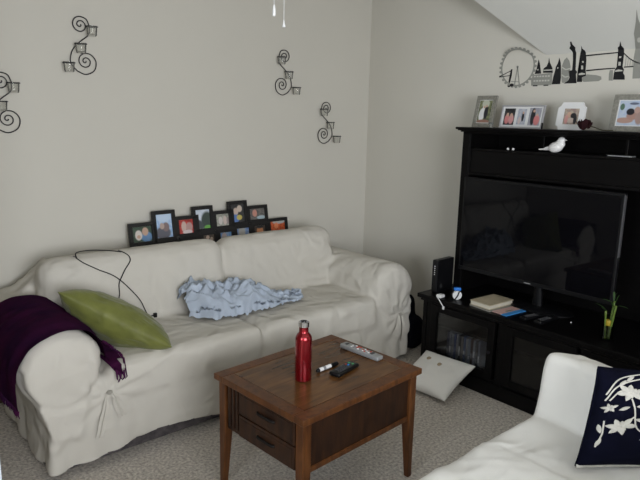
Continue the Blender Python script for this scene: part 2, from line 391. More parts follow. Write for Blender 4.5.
def folds(p, n):
    d = 0.0
    # fine stretched creases
    q = Vector((p.x * 3.0, p.y * 3.0, p.z * 9.0))
    d += 0.003 * fbm(Vector((p.x * 2.2, p.y * 2.2, p.z * 2.2)), 2)
    if n.z > 0.5:      # seat: long shallow creases
        d += 0.0012 * ridge(Vector((p.x * 2.0 + p.y * 3.5, p.y * 8 - p.x * 3, 3)))
    elif n.z > -0.5:
        f = 1.0 if p.y < -.5 else .6
        d += 0.0015 * f * ridge(Vector((p.x * 7.0 + p.z * 1.5, p.y * 7.0, p.z * 1.8 + 4)))
    if n.z > .5: d -= .003 * crease(Vector((p.x * 3 + 1, p.y * 9 + p.x * 2, 0))) + .003 * crease(Vector((p.x * 7, p.y * 5, 4)))
    else: d += .004 * crease(Vector((p.x * 2.2 + p.z * 5, p.y * 4, p.z * 3 - p.x * 2))) - .003 * crease(Vector((p.x * 9 + p.z, p.y * 9, p.z * 2.2 + 7)))
    # diagonal drag lines on the fronts
    if n.y < -.5: d += 0.0025 * ridge(Vector((p.x * 3.2 - p.z * 4.5, 2, p.z * 5 + p.x * 1.5)))
    if p.z > .5 and n.z < .8: d += 0.002 * ridge(Vector((p.x * 9 + p.z * 3, p.y * 3, p.z * 2)))
    # gathered folds where each arm meets back and seat
    for ax in (-2.44, -.86):
        g = math.exp(-((p.x - ax) ** 2) / .018) * math.exp(-((p.y + .42) ** 2) / .03) * math.exp(-((p.z - .55) ** 2) / .03)
        d += 0.016 * g * math.sin(42 * (p.z + .45 * p.y) + 3 * noise.noise(p * 5))
        # pinch lines radiating from the tie under the arm front
        dx, dz = p.x - (-2.50 if ax < -2 else -.60), p.z - .33
        rr = math.hypot(dx, dz)
        ra = math.hypot(p.x - (-2.685 if ax < -2 else -.645), p.z - .495)
        if p.y < -.90 and p.z < .52: d -= .010 * math.exp(-((ra - .168) / .012) ** 2)
        if p.y < -.86 and rr < .32:
            d += 0.009 * math.exp(-rr / .14) * math.sin(9 * math.atan2(dz, dx) + 20 * rr)
    if p.y < -.9 and -2.52 < p.x < -2.1:
        ld = abs((p.z - .345) - (p.x + 2.50) * .36) ; d += .007 * math.exp(-(ld / .009) ** 2)
    # vertical gathers in the skirt at the arm fronts
    if p.z < .36 and p.y < -.85 and (p.x > -1.0 or p.x < -2.35):
        d += 0.010 * (1 - p.z / .36) * math.sin(38 * p.x + 2.5 * noise.noise(p * 4))
    if p.z < .36 and (p.x > -.52 or p.x < -2.7):
        d += 0.008 * (1 - p.z / .36) * math.sin(24 * p.y + 2.5 * noise.noise(p * 4))
    return d
def displace(me, fn):
    P = [v.co.copy() for v in me.vertices]; Nn = [v.normal.copy() for v in me.vertices]
    out = [p + n * fn(p, n) for p, n in zip(P, Nn)]
    me.vertices.foreach_set('co', [c for p in out for c in p]); me.update()
displace(me, folds)
def hem_z(x, y):
    return .012 + (.018 + .060 * math.exp(-((x + 2.22) / .33) ** 2) + .006 * noise.noise(Vector((x * 5, 0, 0))) if y < -.80 else 0)
co_ = [v.co.copy() for v in me.vertices]
for c in co_: c.z = max(c.z, hem_z(c.x, c.y))
me.vertices.foreach_set('co', [k for c in co_ for k in c]); me.update()
def cls(c, n):
    if c.z < hem_z(c.x, c.y) + .0015: return None
    if c.x < -2.50 and c.z > .325 and c.y < -.1: return 'al'
    if c.x > -.82 and c.z > .325 and c.y < -.1: return 'ar'
    if c.z < .335: return 'sk'
    if (c.y > -.425 and c.z > .47 + (-c.y - .3) * .1) or c.y > -.3: return 'bl' if c.x < -1.57 else 'br'
    return 'sl' if c.x < -1.66 else 'sr'
split_regions(me, cls, dict(al='armrest', ar='armrest', sk='skirt', bl='back_cushion', br='back_cushion', sl='seat_cushion', sr='seat_cushion'), 'slip', sofa)
SOFA_BVH = BVHTree.FromPolygons([v.co.copy() for v in me.vertices], [list(p.vertices) for p in me.polygons])
def on_sofa(x, z, y=-1.4):
    h = SOFA_BVH.ray_cast(Vector((x, y, z)), Vector((0, 1, 0)))
    return h[0] if h[0] else Vector((x, -.4, z))
def down_sofa(x, y, z=1.2):
    h = SOFA_BVH.ray_cast(Vector((x, y, z)), Vector((0, 0, -1)))
    return h[0] if h[0] else Vector((x, y, .48))
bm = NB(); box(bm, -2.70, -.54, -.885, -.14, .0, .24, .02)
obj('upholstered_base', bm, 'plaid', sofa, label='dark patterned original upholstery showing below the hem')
# fabric ties knotted under both arm fronts
def tie(x, y, z, s):
    bm = NB()
    for k, (dx, ln, wd) in enumerate(((-.035, .20, .035), (.035, .13, .045))):
        n = 7; rows = []
        for i in range(n):
            t = i / (n - 1)
            cx = x + s * dx * (0.3 + t * 1.3); zz = z - ln * t; hw = wd * (0.35 + 0.65 * min(1, t * 2))
            hit_ = on_sofa(cx, zz); yy = min(hit_.y, y + .03) - .007 - .012 * math.sin(t * 3.1)
            rows.append([bm.verts.new((cx + hw * (u - .5), yy - .006 * math.sin(u * 6.3), zz)) for u in (0, .33, .66, 1)])
        for a, b in zip(rows, rows[1:]):
            for i in range(3): bm.faces.new((a[i], a[i + 1], b[i + 1], b[i]))
        bmesh.ops.create_uvsphere(bm, u_segments=10, v_segments=8, radius=.013, matrix=Matrix.Translation((x, on_sofa(x, z).y - .008, z)) @ Matrix.Diagonal((1.1, .7, .8, 1)))
    return obj('tie', bm, 'slip', sofa, smooth='auto')
tie(-2.50, -.95, .345, 1); tie(-.60, -.95, .33, -1)

# ---- second white couch in the foreground
couch = thing('couch', 'white covered couch seat and arm in the lower right foreground', 'couch')
def couch_prims(bm):
    box(bm, -2.9, -1.02, -3.2, -2.375, 0, .30, .03, 3)
    box(bm, -2.9, -1.33, -3.1, -2.325, .22, .455, .05, 4)
    tilt = Matrix.Translation((-1.275, -2.365, .36)) @ Matrix.Rotation(R(17), 4, 'Y') @ Matrix.Rotation(R(-3), 4, 'Z')
    box(bm, -.13, .12, -.80, .03, -.08, .305, .03, 3, tilt)
    box(bm, -2.9, -1.02, -3.3, -3.13, 0, .78, .06, 4)
cme = soft_union(couch_prims, 0.012, 3)
def cf_(p, n):
    d = 0.006 * fbm(p * 2.5, 2)
    d += .003 * crease(Vector((p.x * 5 + p.y * 4, p.y * 5, p.z * 5))) - .004 * crease(Vector((p.x * 4 - p.y * 8, p.y * 3, p.z * 4 + 5)))
    if n.z > .5: d += 0.005 * ridge(Vector((p.x * 5 + p.y * 4, p.y * 6 - p.x * 2, 1))) * (1 + (p.x < -1.7))
    else: d += 0.005 * ridge(Vector((p.x * 6, p.y * 5 + p.z * 2, p.z * 3)))
    return d
displace(cme, cf_)
def ccls(c, n):
    if n.z < -.8 and c.z < .1: return None
    if c.y < -3.10: return 'b'
    if c.x > -1.385 + (.455 - c.z) * .0 and c.z > .33: return 'a'
    return 's' if c.z > .25 else 'k'
split_regions(cme, ccls, dict(b='backrest', a='armrest', s='seat_cushion', k='skirt'), 'slip_w', couch)
COUCH_BVH = BVHTree.FromPolygons([v.co.copy() for v in cme.vertices], [list(p.vertices) for p in cme.polygons])

# ------------------------------------------------------------------ pillows
def pillow_fn(W, H, T, pinch=.07, wr=.006, seed=0, pw=.42):
    def f(u, v, side):      # u,v in -1..1
        e = max(0, (1 - abs(u) ** 2.4)) * max(0, (1 - abs(v) ** 2.4))
        x = u * W / 2 * (1 - pinch * (1 - v * v) * abs(u) ** 2)
        y = v * H / 2 * (1 - pinch * (1 - u * u) * abs(v) ** 2)
        z = T / 2 * e ** pw
        q = Vector((u * 2.4, v * 2.4, side * 3 + seed))
        z += wr * e ** .3 * (fbm(q, 3) + .8 * ridge(Vector((u * 4 + v * 2, v * 5 - u, side + seed))))
        return Vector((x, y, side * z))
    return f
def pillow_bm(f, n=36):
    bm = NB(); grid = {}
    for s in (1, -1):
        for i in range(n + 1):
            for j in range(n + 1):
                # cluster samples towards the rim
                u = math.sin((i / n * 2 - 1) * math.pi / 2); v = math.sin((j / n * 2 - 1) * math.pi / 2)
                rim = i in (0, n) or j in (0, n)
                if rim and s == -1: grid[(s, i, j)] = grid[(1, i, j)]
                else: grid[(s, i, j)] = bm.verts.new(f(u, v, s) if not rim else Vector((f(u, v, 1).x, f(u, v, 1).y, 0)))
        for i in range(n):
            for j in range(n):
                q = [grid[(s, i, j)], grid[(s, i + 1, j)], grid[(s, i + 1, j + 1)], grid[(s, i, j + 1)]]
                bm.faces.new(q if s == 1 else q[::-1])
    return bm
def basis(o, c, ex, ez):
    ex = Vector(ex).normalized(); ez = Vector(ez); ez = (ez - ex * ez.dot(ex)).normalized(); ey = ez.cross(ex)
    o.matrix_world = Matrix.Translation(c) @ Matrix((ex, ey, ez)).transposed().to_4x4()

f = pillow_fn(.57, .34, .195, .05, .010, 2, .62)
gp = obj('green_pillow', pillow_bm(f), 'green', smooth=True)
tag(gp, 'olive green crinkled throw pillow leaning on the left sofa arm', 'pillow')
GA, GB = Vector((-2.60, -.66, .80)), Vector((-2.20, -.95, .535))
ex = (GB - GA).normalized(); ed = Vector((.34, .90, -.36)); ed = (ed - ex * ed.dot(ex)).normalized()
basis(gp, (GA + GB) / 2 + ed * .15 + Vector((0, 0, -.048)), ex, ex.cross(ed))

# navy pillow with embroidered flowers
navy = thing('embroidered_pillow', 'navy blue pillow with cream embroidered flowers on the white couch', 'pillow')
NW, NH = .42, .315
_nf = pillow_fn(NW, NH, .12, .05, .003, 5)
def nf(u, v, s):
    p = _nf(u, v, s); p.x += .35 * (p.y + NH / 2); return p
obj('pillow_body', pillow_bm(nf), 'navy', navy, smooth=True)
bm = NB()
def surf(u, v, k=.0035): 
    p = nf(u, v, 1); return Vector((p.x, p.y, p.z + k))
def patch(cu, cv, pts, k=.004, rot=0, sc=1.0):
    """raised embroidered shape on the pillow surface; pts polar outline around (cu,cv)"""
    cr, sr = math.cos(rot), math.sin(rot); rings = []
    for t in (1.0, .66, .33):
        rings.append([bm.verts.new(surf(cu + sc * t * (x * cr - y * sr), cv + sc * t * (x * sr + y * cr), k * (.3 if t == 1 else 1))) for x, y in pts])
    c = bm.verts.new(surf(cu, cv, k)); n = len(pts)
    for a, b in zip(rings, rings[1:]):
        for i in range(n): bm.faces.new((a[i], a[(i + 1) % n], b[(i + 1) % n], b[i]))
    for i in range(n): bm.faces.new((rings[-1][i], rings[-1][(i + 1) % n], c))
def petal(cu, cv, ang, L=.13, Wd=.07):
    pts = [(L * (t - .5), Wd * .5 * math.sin(math.pi * t) ** .8) for t in [i / 6 for i in range(7)]] + [(L * (t - .5), -Wd * .5 * math.sin(math.pi * t) ** .8) for t in [i / 6 for i in range(5, 0, -1)]]
    patch(cu + math.cos(ang) * L * .5, cv + math.sin(ang) * L * .5, pts, .005, ang)
def flower(cu, cv, r, n=6, rot=0):
    for i in range(n): petal(cu + .1 * r * math.cos(i * 9.1), cv + .1 * r * math.sin(i * 5.3), rot + i * 2 * math.pi / n + .2 * math.sin(i * 7.7), r * (1.15 + .25 * math.sin(i * 4.1)), r * .50)
    for i in range(n): petal(cu, cv, rot + (i + .5) * 2 * math.pi / n, r * .6, r * .4)
def vine(pts, wd=.013):
    P = catmull([(a, b, 0) for a, b in pts], 6)
    for i in range(len(P) - 1):
        a, b = P[i], P[i + 1]; d = (b - a).normalized(); nn = Vector((-d.y, d.x, 0)) * wd
        vs = [bm.verts.new(surf((q.x), (q.y), .004)) for q in (a - nn, b - nn, b + nn, a + nn)]
        bm.faces.new(vs)
flower(-.52, .48, .20, 6, .3); flower(-.58, -.20, .19, 6, .9); flower(-.05, -.40, .21, 7, 0); flower(-.80, .16, .11, 5, .5)
flower(.45, .48, .22, 6, .2); flower(.55, -.55, .20, 6, .4)
vine([(-.50, .36), (-.42, .15), (-.38, -.1), (-.30, -.25), (-.14, -.36)]); vine([(-.40, .0), (-.5, -.1), (-.58, -.18)]); vine([(-.86, -.1), (-.84, -.35), (-.88, -.62)])
vine([(-.90, .30), (-.72, .62), (-.3, .80), (.3, .84)]); vine([(-.90, .42), (-.72, .76), (-.3, .92)]); vine([(-.84, .3), (-.7, .5), (-.55, .52)]); vine([(0, -.2), (.25, .1), (.4, .45)])
for (u, v, a) in ((-.88, -.62, 1.3), (-.86, -.35, 1.9), (-.40, .2, .1), (-.38, -.05, -.2), (-.66, .12, .4), (-.60, .72, .8), (-.3, .80, .3), (.1, .8, -.3), (.2, 0, .9), (.1, .2, 2.2), (0, -.8, 1), (.3, -.8, .2), (-.72, .6, .9)):
    petal(u, v, a, .19, .07)
obj('embroidery', bm, 'embroid', navy, smooth=True, keep=True, label='cream embroidered flowers and vines')
bm = NB()
rim = [(-1 + 2 * i / 20, -1) for i in range(21)]
tube(bm, [nf(u, v, 1).xy.to_3d() for u, v in [(a, -1) for a in np.linspace(-1, 1, 22)] + [(1, b) for b in np.linspace(-.95, 1, 20)] + [(-a, 1) for a in np.linspace(-.95, 1, 20)] + [(-1, -b) for b in np.linspace(-.95, 1, 20)]], .004, 6)
obj('piping', bm, 'navy', navy, smooth=True)
NBL = Vector((-1.655, -2.645, .485)); nw = Vector((.83, -.55, -.08)).normalized(); nu = Vector((.185, .045, .265)); nu = (nu - nw * nu.dot(nw)).normalized()
basis(navy, NBL + nw * NW / 2 + nu * NH / 2 + Vector((0.0, 0.0, 0.0)), nw, nw.cross(nu))

bm = NB(); tube(bm, [nf(a, -1, 1).xy.to_3d() for a in np.linspace(-1, 1, 22)], .0065, 8)
obj('bottom_piping', bm, 'embroid', navy, smooth=True, label='cream piping along the lower edge')
# cushion lying on the carpet
fcush = thing('floor_cushion', 'cream square cushion with two tan buttons lying on the carpet', 'cushion')
ff = pillow_fn(.33, .35, .10, .09, .003, 9)
obj('cushion_body', pillow_bm(ff), 'slip_w', fcush, smooth=True)
for (u, v) in ((.40, .45), (.25, -.08)):
    bm = NB(); p = ff(u, v, 1)
    lathe(bm, [(0, .006), (.010, .006), (.014, .002), (.014, -.004)], 16, (p.x, p.y, p.z)); obj('button', bm, 'tan', fcush, smooth=True)
fcush.location = (-.728, -1.362, .092); fcush.rotation_euler = (R(-1), R(-21), R(4))

# ------------------------------------------------------------------ purple throw over the left arm
throw = thing('purple_throw', 'dark purple fringed throw draped over the left sofa arm', 'throw')
ARX, ARZ, ARR = -2.685, .495, .193
def throw_pt(s, t, off=0.0):
    """s 0..1 over the arm from outside hem to seat, t 0..1 from front to rear"""
    yf = -.962 + .02 * math.sin(9 * s); yr = -.30 - .17 * s
    y = yf + (yr - yf) * t + .012 * noise.noise(Vector((s * 6, t * 3, 1)))
    hang = .12 - .03 * t
    total = hang + math.pi * ARR + .05
    d = s * total
    if d < hang: x, z = ARX - ARR - .004 - .004 * math.sin(t * 30), ARZ - .02 - (hang - d) + .02; nx, nz = -1, 0
    elif d < hang + math.pi * ARR:
        a = math.pi - (d - hang) / ARR; x, z = ARX + ARR * math.cos(a), ARZ + ARR * math.sin(a); nx, nz = math.cos(a), math.sin(a)
        if a < .35: z = max(z, .50)
    else:
        k = d - hang - math.pi * ARR; x, z = ARX + ARR + k, .502; nx, nz = 0, 1
    wr = .006 * fbm(Vector((s * 5, t * 4, 0)), 3) + .005 * ridge(Vector((s * 3 + t * 2, t * 7, 2))) + off
    # follow the bulging front lip of the arm
    if t < .15: wr -= .012 * (1 - t / .15)
    return Vector((x + nx * wr, y, z + nz * wr))
bm = NB(); n1, n2 = 70, 40
g = [[bm.verts.new(throw_pt(i / n1, j / n2)) for j in range(n2 + 1)] for i in range(n1 + 1)]
for i in range(n1):
    for j in range(n2): bm.faces.new((g[i][j], g[i][j + 1], g[i + 1][j + 1], g[i + 1][j]))
bmesh.ops.solidify(bm, geom=bm.faces[:], thickness=.005)
obj('throw_cloth', bm, 'throw', throw, smooth=True)
bm = NB()
for j in range(60):
    t = j / 59; p = throw_pt(0, t)
    L_ = random.uniform(.02, .035)
    tube(bm, [p + Vector((0, 0, .004)), p + Vector((-.003, random.uniform(-.006, .006), -L_ * .5)), p + Vector((random.uniform(-.004, .002), random.uniform(-.01, .01), -L_))], .003, 5, rads=[.0035, .0028, .0015])
obj('fringe', bm, 'throw', throw, smooth=True); bm = NB()
for j in range(22):
    t = j / 45; p = throw_pt(1, t)
    dx = random.uniform(.015, .035)
    q = down_sofa(p.x + dx, p.y)
    tube(bm, [p, Vector((p.x + dx * .5, p.y - .003, max(p.z, q.z + .004))), Vector((p.x + dx, p.y + random.uniform(-.01, .01), q.z + .004))], .003, 5, rads=[.0035, .003, .0018])
obj('fringe', bm, 'throw', throw, smooth=True)
# the corner of the throw that spills off the seat front
bm = NB(); rows = []
for i in range(9):
    t = i / 8; rr = []
    for k in range(7):
        u = k / 6 - .5; x = -2.485 + .03 * t + u * (.065 - .045 * t) ; z = .500 - .075 * t
        y = min(on_sofa(x, min(z, .46)).y, -.955) - .018 - .004 * math.sin(k * 2.2 + i)
        if t < .2: y = -.955 + (t - .2) * -.35
        rr.append(bm.verts.new((x, y, z + .008 * math.sin(k * 1.9))))
    rows.append(rr)
for a, b in zip(rows, rows[1:]):
    for k in range(6): bm.faces.new((a[k], a[k + 1], b[k + 1], b[k]))
bmesh.ops.solidify(bm, geom=bm.faces[:], thickness=.005)
for k in range(8):
    x = -2.455 + .006 * k - .024; tube(bm, [(x, -.98, .435 + abs(k - 4) * .006), (x + random.uniform(-.006, .006), -.983, .415), (x + random.uniform(-.01, .01), -.983, .395 + random.uniform(0, .012))], .003, 5, rads=[.0035, .003, .0015])
obj('hanging_corner', bm, 'throw', throw, smooth=True)

# ------------------------------------------------------------------ pale blue ruffled blanket
bm = NB(); n1, n2 = 110, 60
def blanket_pt(u, v):
    x = -1.925 + .725 * u
    cy = -.545 - .12 * u; hw = (.155 * (1 - u) ** .55 + .035) * (math.sin(math.pi * min(1, u * 5 + .25) / 2) if u < .2 else 1)
    hw *= 1 + .22 * noise.noise(Vector((u * 6, 3, 1)))
    y = cy + hw * v + .02 * noise.noise(Vector((u * 8, v * 2, 7)))
    prof = max(0, 1 - abs(v) ** 2.6) ** .6
    hgt = (.085 * math.exp(-((u - .13) / .16) ** 2) + .095 * math.exp(-((u - .48) / .20) ** 2) + .045 * (1 - u) + .012) * prof
    f = ridge(Vector((u * 7 + v * 1.2, v * 2.6 + u * 3, 1.3))) * .6 + ridge(Vector((u * 14 - v * 2, v * 5, 5))) * .35
    hgt += (.055 * f - .016) * prof * (1 - .5 * u) + .030 * crease(Vector((u * 6 - v * 1.5, v * 2.2 + u * 4, 8)), .3) * prof
    ruff = max(0, abs(v) - .8) / .2
    hgt += ruff * .012 * (1 + 1.6 * noise.noise(Vector((u * 34, v, 3))))
    y += ruff * .012 * noise.noise(Vector((u * 26, v, 9))) + .016 * noise.noise(Vector((u * 9, v * 4, 2)))
    x += .022 * noise.noise(Vector((u * 8, v * 5, 12)))
    base = down_sofa(x, y).z if y < -.40 else .50
    base = min(base, .50)
    return Vector((x, min(y, -.40), max(base, .47) + max(hgt, 0) + .004))
g = [[bm.verts.new(blanket_pt(i / n1, j / n2 * 2 - 1)) for j in range(n2 + 1)] for i in range(n1 + 1)]
for i in range(n1):
    for j in range(n2): bm.faces.new((g[i][j], g[i][j + 1], g[i + 1][j + 1], g[i + 1][j]))
bl = thing('blue_blanket', 'crumpled pale blue ruffled blanket on the sofa seat', 'blanket')
obj('blanket_cloth', bm, 'blue', bl, smooth=True)
# gathered frill tufts along the edges
bm = NB()
for k in range(46):
    u = random.choice((random.uniform(.02, .16), random.uniform(.4, .98), random.uniform(.25, .98))); v = random.choice((-.95, .95))
    if u > .9: v = random.uniform(-1, 1)
    p = blanket_pt(u, v); r0 = random.uniform(.012, .022); a0 = random.uniform(0, 6)
    c = bm.verts.new(p + Vector((0, 0, .002))); ring = []
    for i in range(11):
        a = a0 + i * 2 * math.pi / 11
        ring.append(bm.verts.new(p + Vector((r0 * math.cos(a) * (1 + .25 * math.sin(i * 2.5)), r0 * math.sin(a), .009 + .010 * math.sin(i * 2.3)))))
    for i in range(11): bm.faces.new((c, ring[i], ring[(i + 1) % 11]))
obj('ruffle', bm, 'blue', bl, smooth=True)

# charging cable on the back cushion
cp = [(-2.272, .575), (-2.241, .625), (-2.233, .690), (-2.196, .746), (-2.151, .805), (-2.2, .845), (-2.345, .872), (-2.43, .868), (-2.41, .825), (-2.335, .775), (-2.24, .718), (-2.142, .600), (-2.098, .500), (-2.060, .492)]
pts = []
for q in catmull([(a, 0, b) for a, b in cp], 7):
    h = on_sofa(q.x, q.z); pts.append(Vector((q.x, min(h.y, -.24) - .006, q.z)))
cable = thing('cable', 'thin black cable looped over the sofa back cushion', 'cable')
bm = NB(); tube(bm, pts, .0028, 6); obj('cord', bm, 'black_plastic', cable, smooth=True)
for p in (pts[0], pts[-1]):
    bm = NB(); box(bm, p.x - .009, p.x + .009, p.y - .012, p.y + .004, p.z - .012, p.z + .012, .003); obj('plug', bm, 'black_plastic', cable)

# ------------------------------------------------------------------ coffee table
TT = thing('coffee_table', 'walnut coffee table with two drawers, standing in front of the sofa', 'table', (-2.2250, -1.3762, 0), 0.06321)
# local: a along +x (0..0.695), b along -y (0..0.549)
TWd, TDp, THt = .695, .549, .513
bm = NB()
z0, z1 = THt - .026, THt
fr = .058
for (a, b, c, d) in ((0, TWd, -fr, 0), (0, TWd, -TDp, -TDp + fr)): box(bm, a, b, c, d, z0, z1, .004)
for (a, b) in ((0, fr), (TWd - fr, TWd)): box(bm, a, b, -TDp + fr, -fr, z0, z1, .003)
obj('top_frame', bm, 'walnut', TT)
bm = NB(); box(bm, fr + .0015, TWd - fr - .0015, -TDp + fr + .0015, -fr - .0015, z0, z1 - .0012); obj('top_panel', bm, 'walnut_top', TT)
bm = NB(); za = .277
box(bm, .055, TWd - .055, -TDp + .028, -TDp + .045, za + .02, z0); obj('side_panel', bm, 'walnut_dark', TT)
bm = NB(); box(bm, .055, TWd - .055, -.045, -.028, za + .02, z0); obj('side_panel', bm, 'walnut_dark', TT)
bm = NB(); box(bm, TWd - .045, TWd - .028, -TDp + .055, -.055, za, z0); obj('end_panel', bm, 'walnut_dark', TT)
for yy in (-TDp + .022, -.040):
    bm = NB(); box(bm, .05, TWd - .05, yy, yy + .018, za, za + .022, .003); obj('rail', bm, 'walnut', TT)
def leg(cx, cy, sx, sy):
    bm = NB(); w0 = .042
    box(bm, cx - w0 / 2, cx + w0 / 2, cy - w0 / 2, cy + w0 / 2, 0, z0)
    # taper the inner faces of the foot
    bmesh.ops.bisect_plane(bm, geom=bm.verts[:] + bm.edges[:] + bm.faces[:], plane_co=(0, 0, za), plane_no=(0, 0, 1))
    for v in bm.verts:
        if v.co.z < .01:
            if (v.co.x - cx) * sx > 0: v.co.x -= sx * .017
            if (v.co.y - cy) * sy > 0: v.co.y -= sy * .017
    bmesh.ops.bevel(bm, geom=bm.edges[:], offset=.003, segments=1, affect='EDGES')
    obj('leg', bm, 'walnut', TT)
for cx, sx in ((.036, 1), (TWd - .036, -1)):
    for cy, sy in ((-.036, -1), (-TDp + .036, 1)): leg(cx, cy, sx, sy)
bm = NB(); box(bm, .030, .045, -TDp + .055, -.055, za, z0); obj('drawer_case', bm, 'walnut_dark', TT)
for (y, ) in ((-.080,), (-.105,), (-.130,)):
    bm = NB(); box(bm, .019, .032, y - .008, y + .008, za + .02, z0 - .004, .004); obj('fluted_strip', bm, 'walnut_dark', TT)
for (a, b) in ((.383, .480), (.285, .378)):
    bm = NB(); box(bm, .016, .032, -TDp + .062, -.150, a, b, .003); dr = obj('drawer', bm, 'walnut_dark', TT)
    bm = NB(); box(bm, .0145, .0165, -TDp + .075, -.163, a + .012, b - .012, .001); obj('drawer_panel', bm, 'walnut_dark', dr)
    zc = (a + b) / 2 + .004
    bm = NB(); tube(bm, catmull([(.016, -.375, zc), (.008, -.365, zc), (.007, -.325, zc), (.008, -.285, zc), (.016, -.275, zc)], 5), .0065, 8); obj('handle', bm, 'handle_dark', dr, smooth=True)

# table-top items
TZ = THt
bt = thing('water_bottle', 'shiny red metal water bottle standing on the coffee table', 'bottle', (-1.972, -1.652, TZ))
bm = NB(); lathe(bm, [(0, 0), (.030, 0), (.034, .004), (.034, .172), (.0325, .184), (.027, .195), (.021, .201), (.019, .205), (.019, .226)], 40)
obj('bottle_body', bm, 'red', bt, smooth='auto')
bm = NB(); lathe(bm, [(.019, .226), (.0215, .227), (.0215, .246), (.017, .248), (.0165, .240), (0, .239)], 32); obj('steel_cap', bm, 'chrome', bt, smooth='auto', label='brushed steel cap')
bm = NB(); tube(bm, [(-.010, 0, .239), (-.010, 0, .246), (-.004, 0, .250), (.004, 0, .250), (.010, 0, .246), (.010, 0, .239)], .003, 8); obj('cap_loop', bm, 'black_plastic', bt, smooth=True)

def remote(name, label, c, ang, L_, W_, H_, m, btn, grp=None, taper=.0, detail=0):
    t = thing(name, label, 'remote', c, ang, grp)
    bm = NB(); vs = box(bm, -L_ / 2, L_ / 2, -W_ / 2, W_ / 2, 0, H_, min(H_ * .35, .006), 3)
    for v in bm.verts:
        k = v.co.x / L_ + .5; v.co.y *= 1 - taper * abs(k - .45) * 1.2
        v.co.z += 0 if v.co.z < H_ * .5 else -.25 * H_ * max(0, k - .5)
    obj('remote_body', bm, m, t, smooth='auto')
    for i, (x, y, sx, sy, mm) in enumerate(btn):
        bm = NB(); zt = H_ - .25 * H_ * max(0, x / L_); box(bm, x - sx, x + sx, y - sy, y + sy, zt - .002, zt + .0022, .0008, 1); obj('button', bm, mm, t)
    return t
btn = [(-.085, 0, .006, .010, 'dkgray')]
for i in range(4):
    for j in range(3): btn.append((-.050 + .013 * i, (j - 1) * .011, .0042, .0035, random.choice(['white', 'white', 'orange', 'grayb'])))
for a in range(6): btn.append((.022 + .011 * math.cos(a * 1.047), .012 * math.sin(a * 1.047), .003, .003, 'orange' if a % 2 else 'white'))
btn += [(.050, -.008, .004, .004, 'white'), (.050, .008, .004, .004, 'orange'), (.066, 0, .006, .012, 'dkgray')]
remote('remote_control', 'long silver remote with white and red buttons at the back of the coffee table', (-1.590, -1.600, TZ), math.atan2(-.241, .020), .225, .052, .022, 'silver', btn, taper=.25)
btn = []
for i in range(5):
    for j in range(3): btn.append((-.045 + .014 * i, (j - 1) * .012, .0042, .0038, 'dkgray'))
btn += [(.030, 0, .005, .004, 'blueb'), (.030, .012, .004, .003, 'orange'), (.052, .010, .005, .004, 'greenb'), (.052, -.008, .005, .004, 'greenb')]
remote('remote_control', 'small black remote beside the marker on the coffee table', (-1.782, -1.694, TZ), math.atan2(.030, .125), .155, .052, .018, 'black_plastic', btn)
mk = thing('marker', 'white marker with a black cap lying on the coffee table', 'marker', (-1.835, -1.636, TZ + .009), math.atan2(-.03, .165) + .25)
bm = NB(); tube(bm, [(-.040, 0, 0), (.028, 0, 0)], .0085, 16); obj('barrel', bm, 'white', mk, smooth='auto')
bm = NB(); tube(bm, [(.028, 0, 0), (.068, 0, 0), (.072, 0, 0)], .009, 16, rads=[.0092, .009, .006]); obj('cap', bm, 'black_plastic', mk, smooth='auto')
bm = NB(); tube(bm, [(-.054, 0, 0), (-.050, 0, 0), (-.040, 0, 0)], .0085, 16, rads=[.004, .007, .0085]); obj('end_plug', bm, 'black_plastic', mk, smooth='auto')
bm = NB(); tube(bm, [(-.018, 0, 0), (-.004, 0, 0)], .0088, 16); obj('label_band', bm, 'grayb', mk, smooth='auto')

# ------------------------------------------------------------------ media console
CX0, CY0, CY1, CT = -.575, -1.105, -2.68, .500
con = thing('media_console', 'low black media console with glass doors along the right wall', 'tv console')
def part(name, m, parent, *bx, bev=.003, label=None):
    bm = NB()
    for b in bx: box(bm, *b, bev)
    return obj(name, bm, m, parent, label=label)
part('console_top', 'black_wood', con, (CX0 - .01, -.02, CY1 - .03, CY0 + .03, CT - .028, CT), bev=.006)
part('cornice', 'black_wood', con, (CX0 + .005, -.02, CY1 - .012, CY0 + .012, CT - .045, CT - .028), bev=.005)
for y in (CY0, CY1 + .03): part('side_panel', 'black_wood', con, (CX0 + .02, -.02, y - .03, y, 0, CT - .045))
part('back_panel', 'black_wood', con, (-.035, -.022, CY1 + .03, CY0 - .03, .07, CT - .045))
part('plinth', 'black_wood', con, (CX0 + .012, -.04, CY1 + .03, CY0 - .03, 0, .085))
part('bottom_panel', 'black_wood', con, (CX0 + .03, -.036, CY1 + .031, CY0 - .031, .085, .11))
part('shelf', 'black_wood', con, (CX0 + .06, -.036, CY1 + .031, CY0 - .031, .30, .315))
bays = [(-1.175, -1.630), (-1.700, -2.105), (-2.175, -2.61)]
for y in (-1.105 - .055, -1.665, -2.14, CY1 + .05): part('stile', 'black_wood', con, (CX0 + .018, CX0 + .045, y - .035, y + .018, .085, CT - .045))
for (a, b) in bays:
    d = part('door', 'black_wood', con, (CX0 + .012, CX0 + .034, a - .045, a, .10, CT - .05), (CX0 + .012, CX0 + .034, b, b + .045, .10, CT - .05), (CX0 + .012, CX0 + .034, b + .045, a - .045, CT - .095, CT - .05), (CX0 + .012, CX0 + .034, b + .045, a - .045, .10, .145))
    bm = NB(); box(bm, CX0 + .022, CX0 + .025, b + .045, a - .045, .145, CT - .095); obj('door_glass', bm, 'glass', d, label='smoked glass pane')
    bm = NB(); lathe(bm, [(0, .018), (.009, .016), (.010, .010), (.005, .006), (.005, 0)], 16); k = obj('knob', bm, 'iron', d, smooth=True, loc=(CX0 + .012, b + .022, .27)); k.rotation_euler = (0, R(-90), 0)
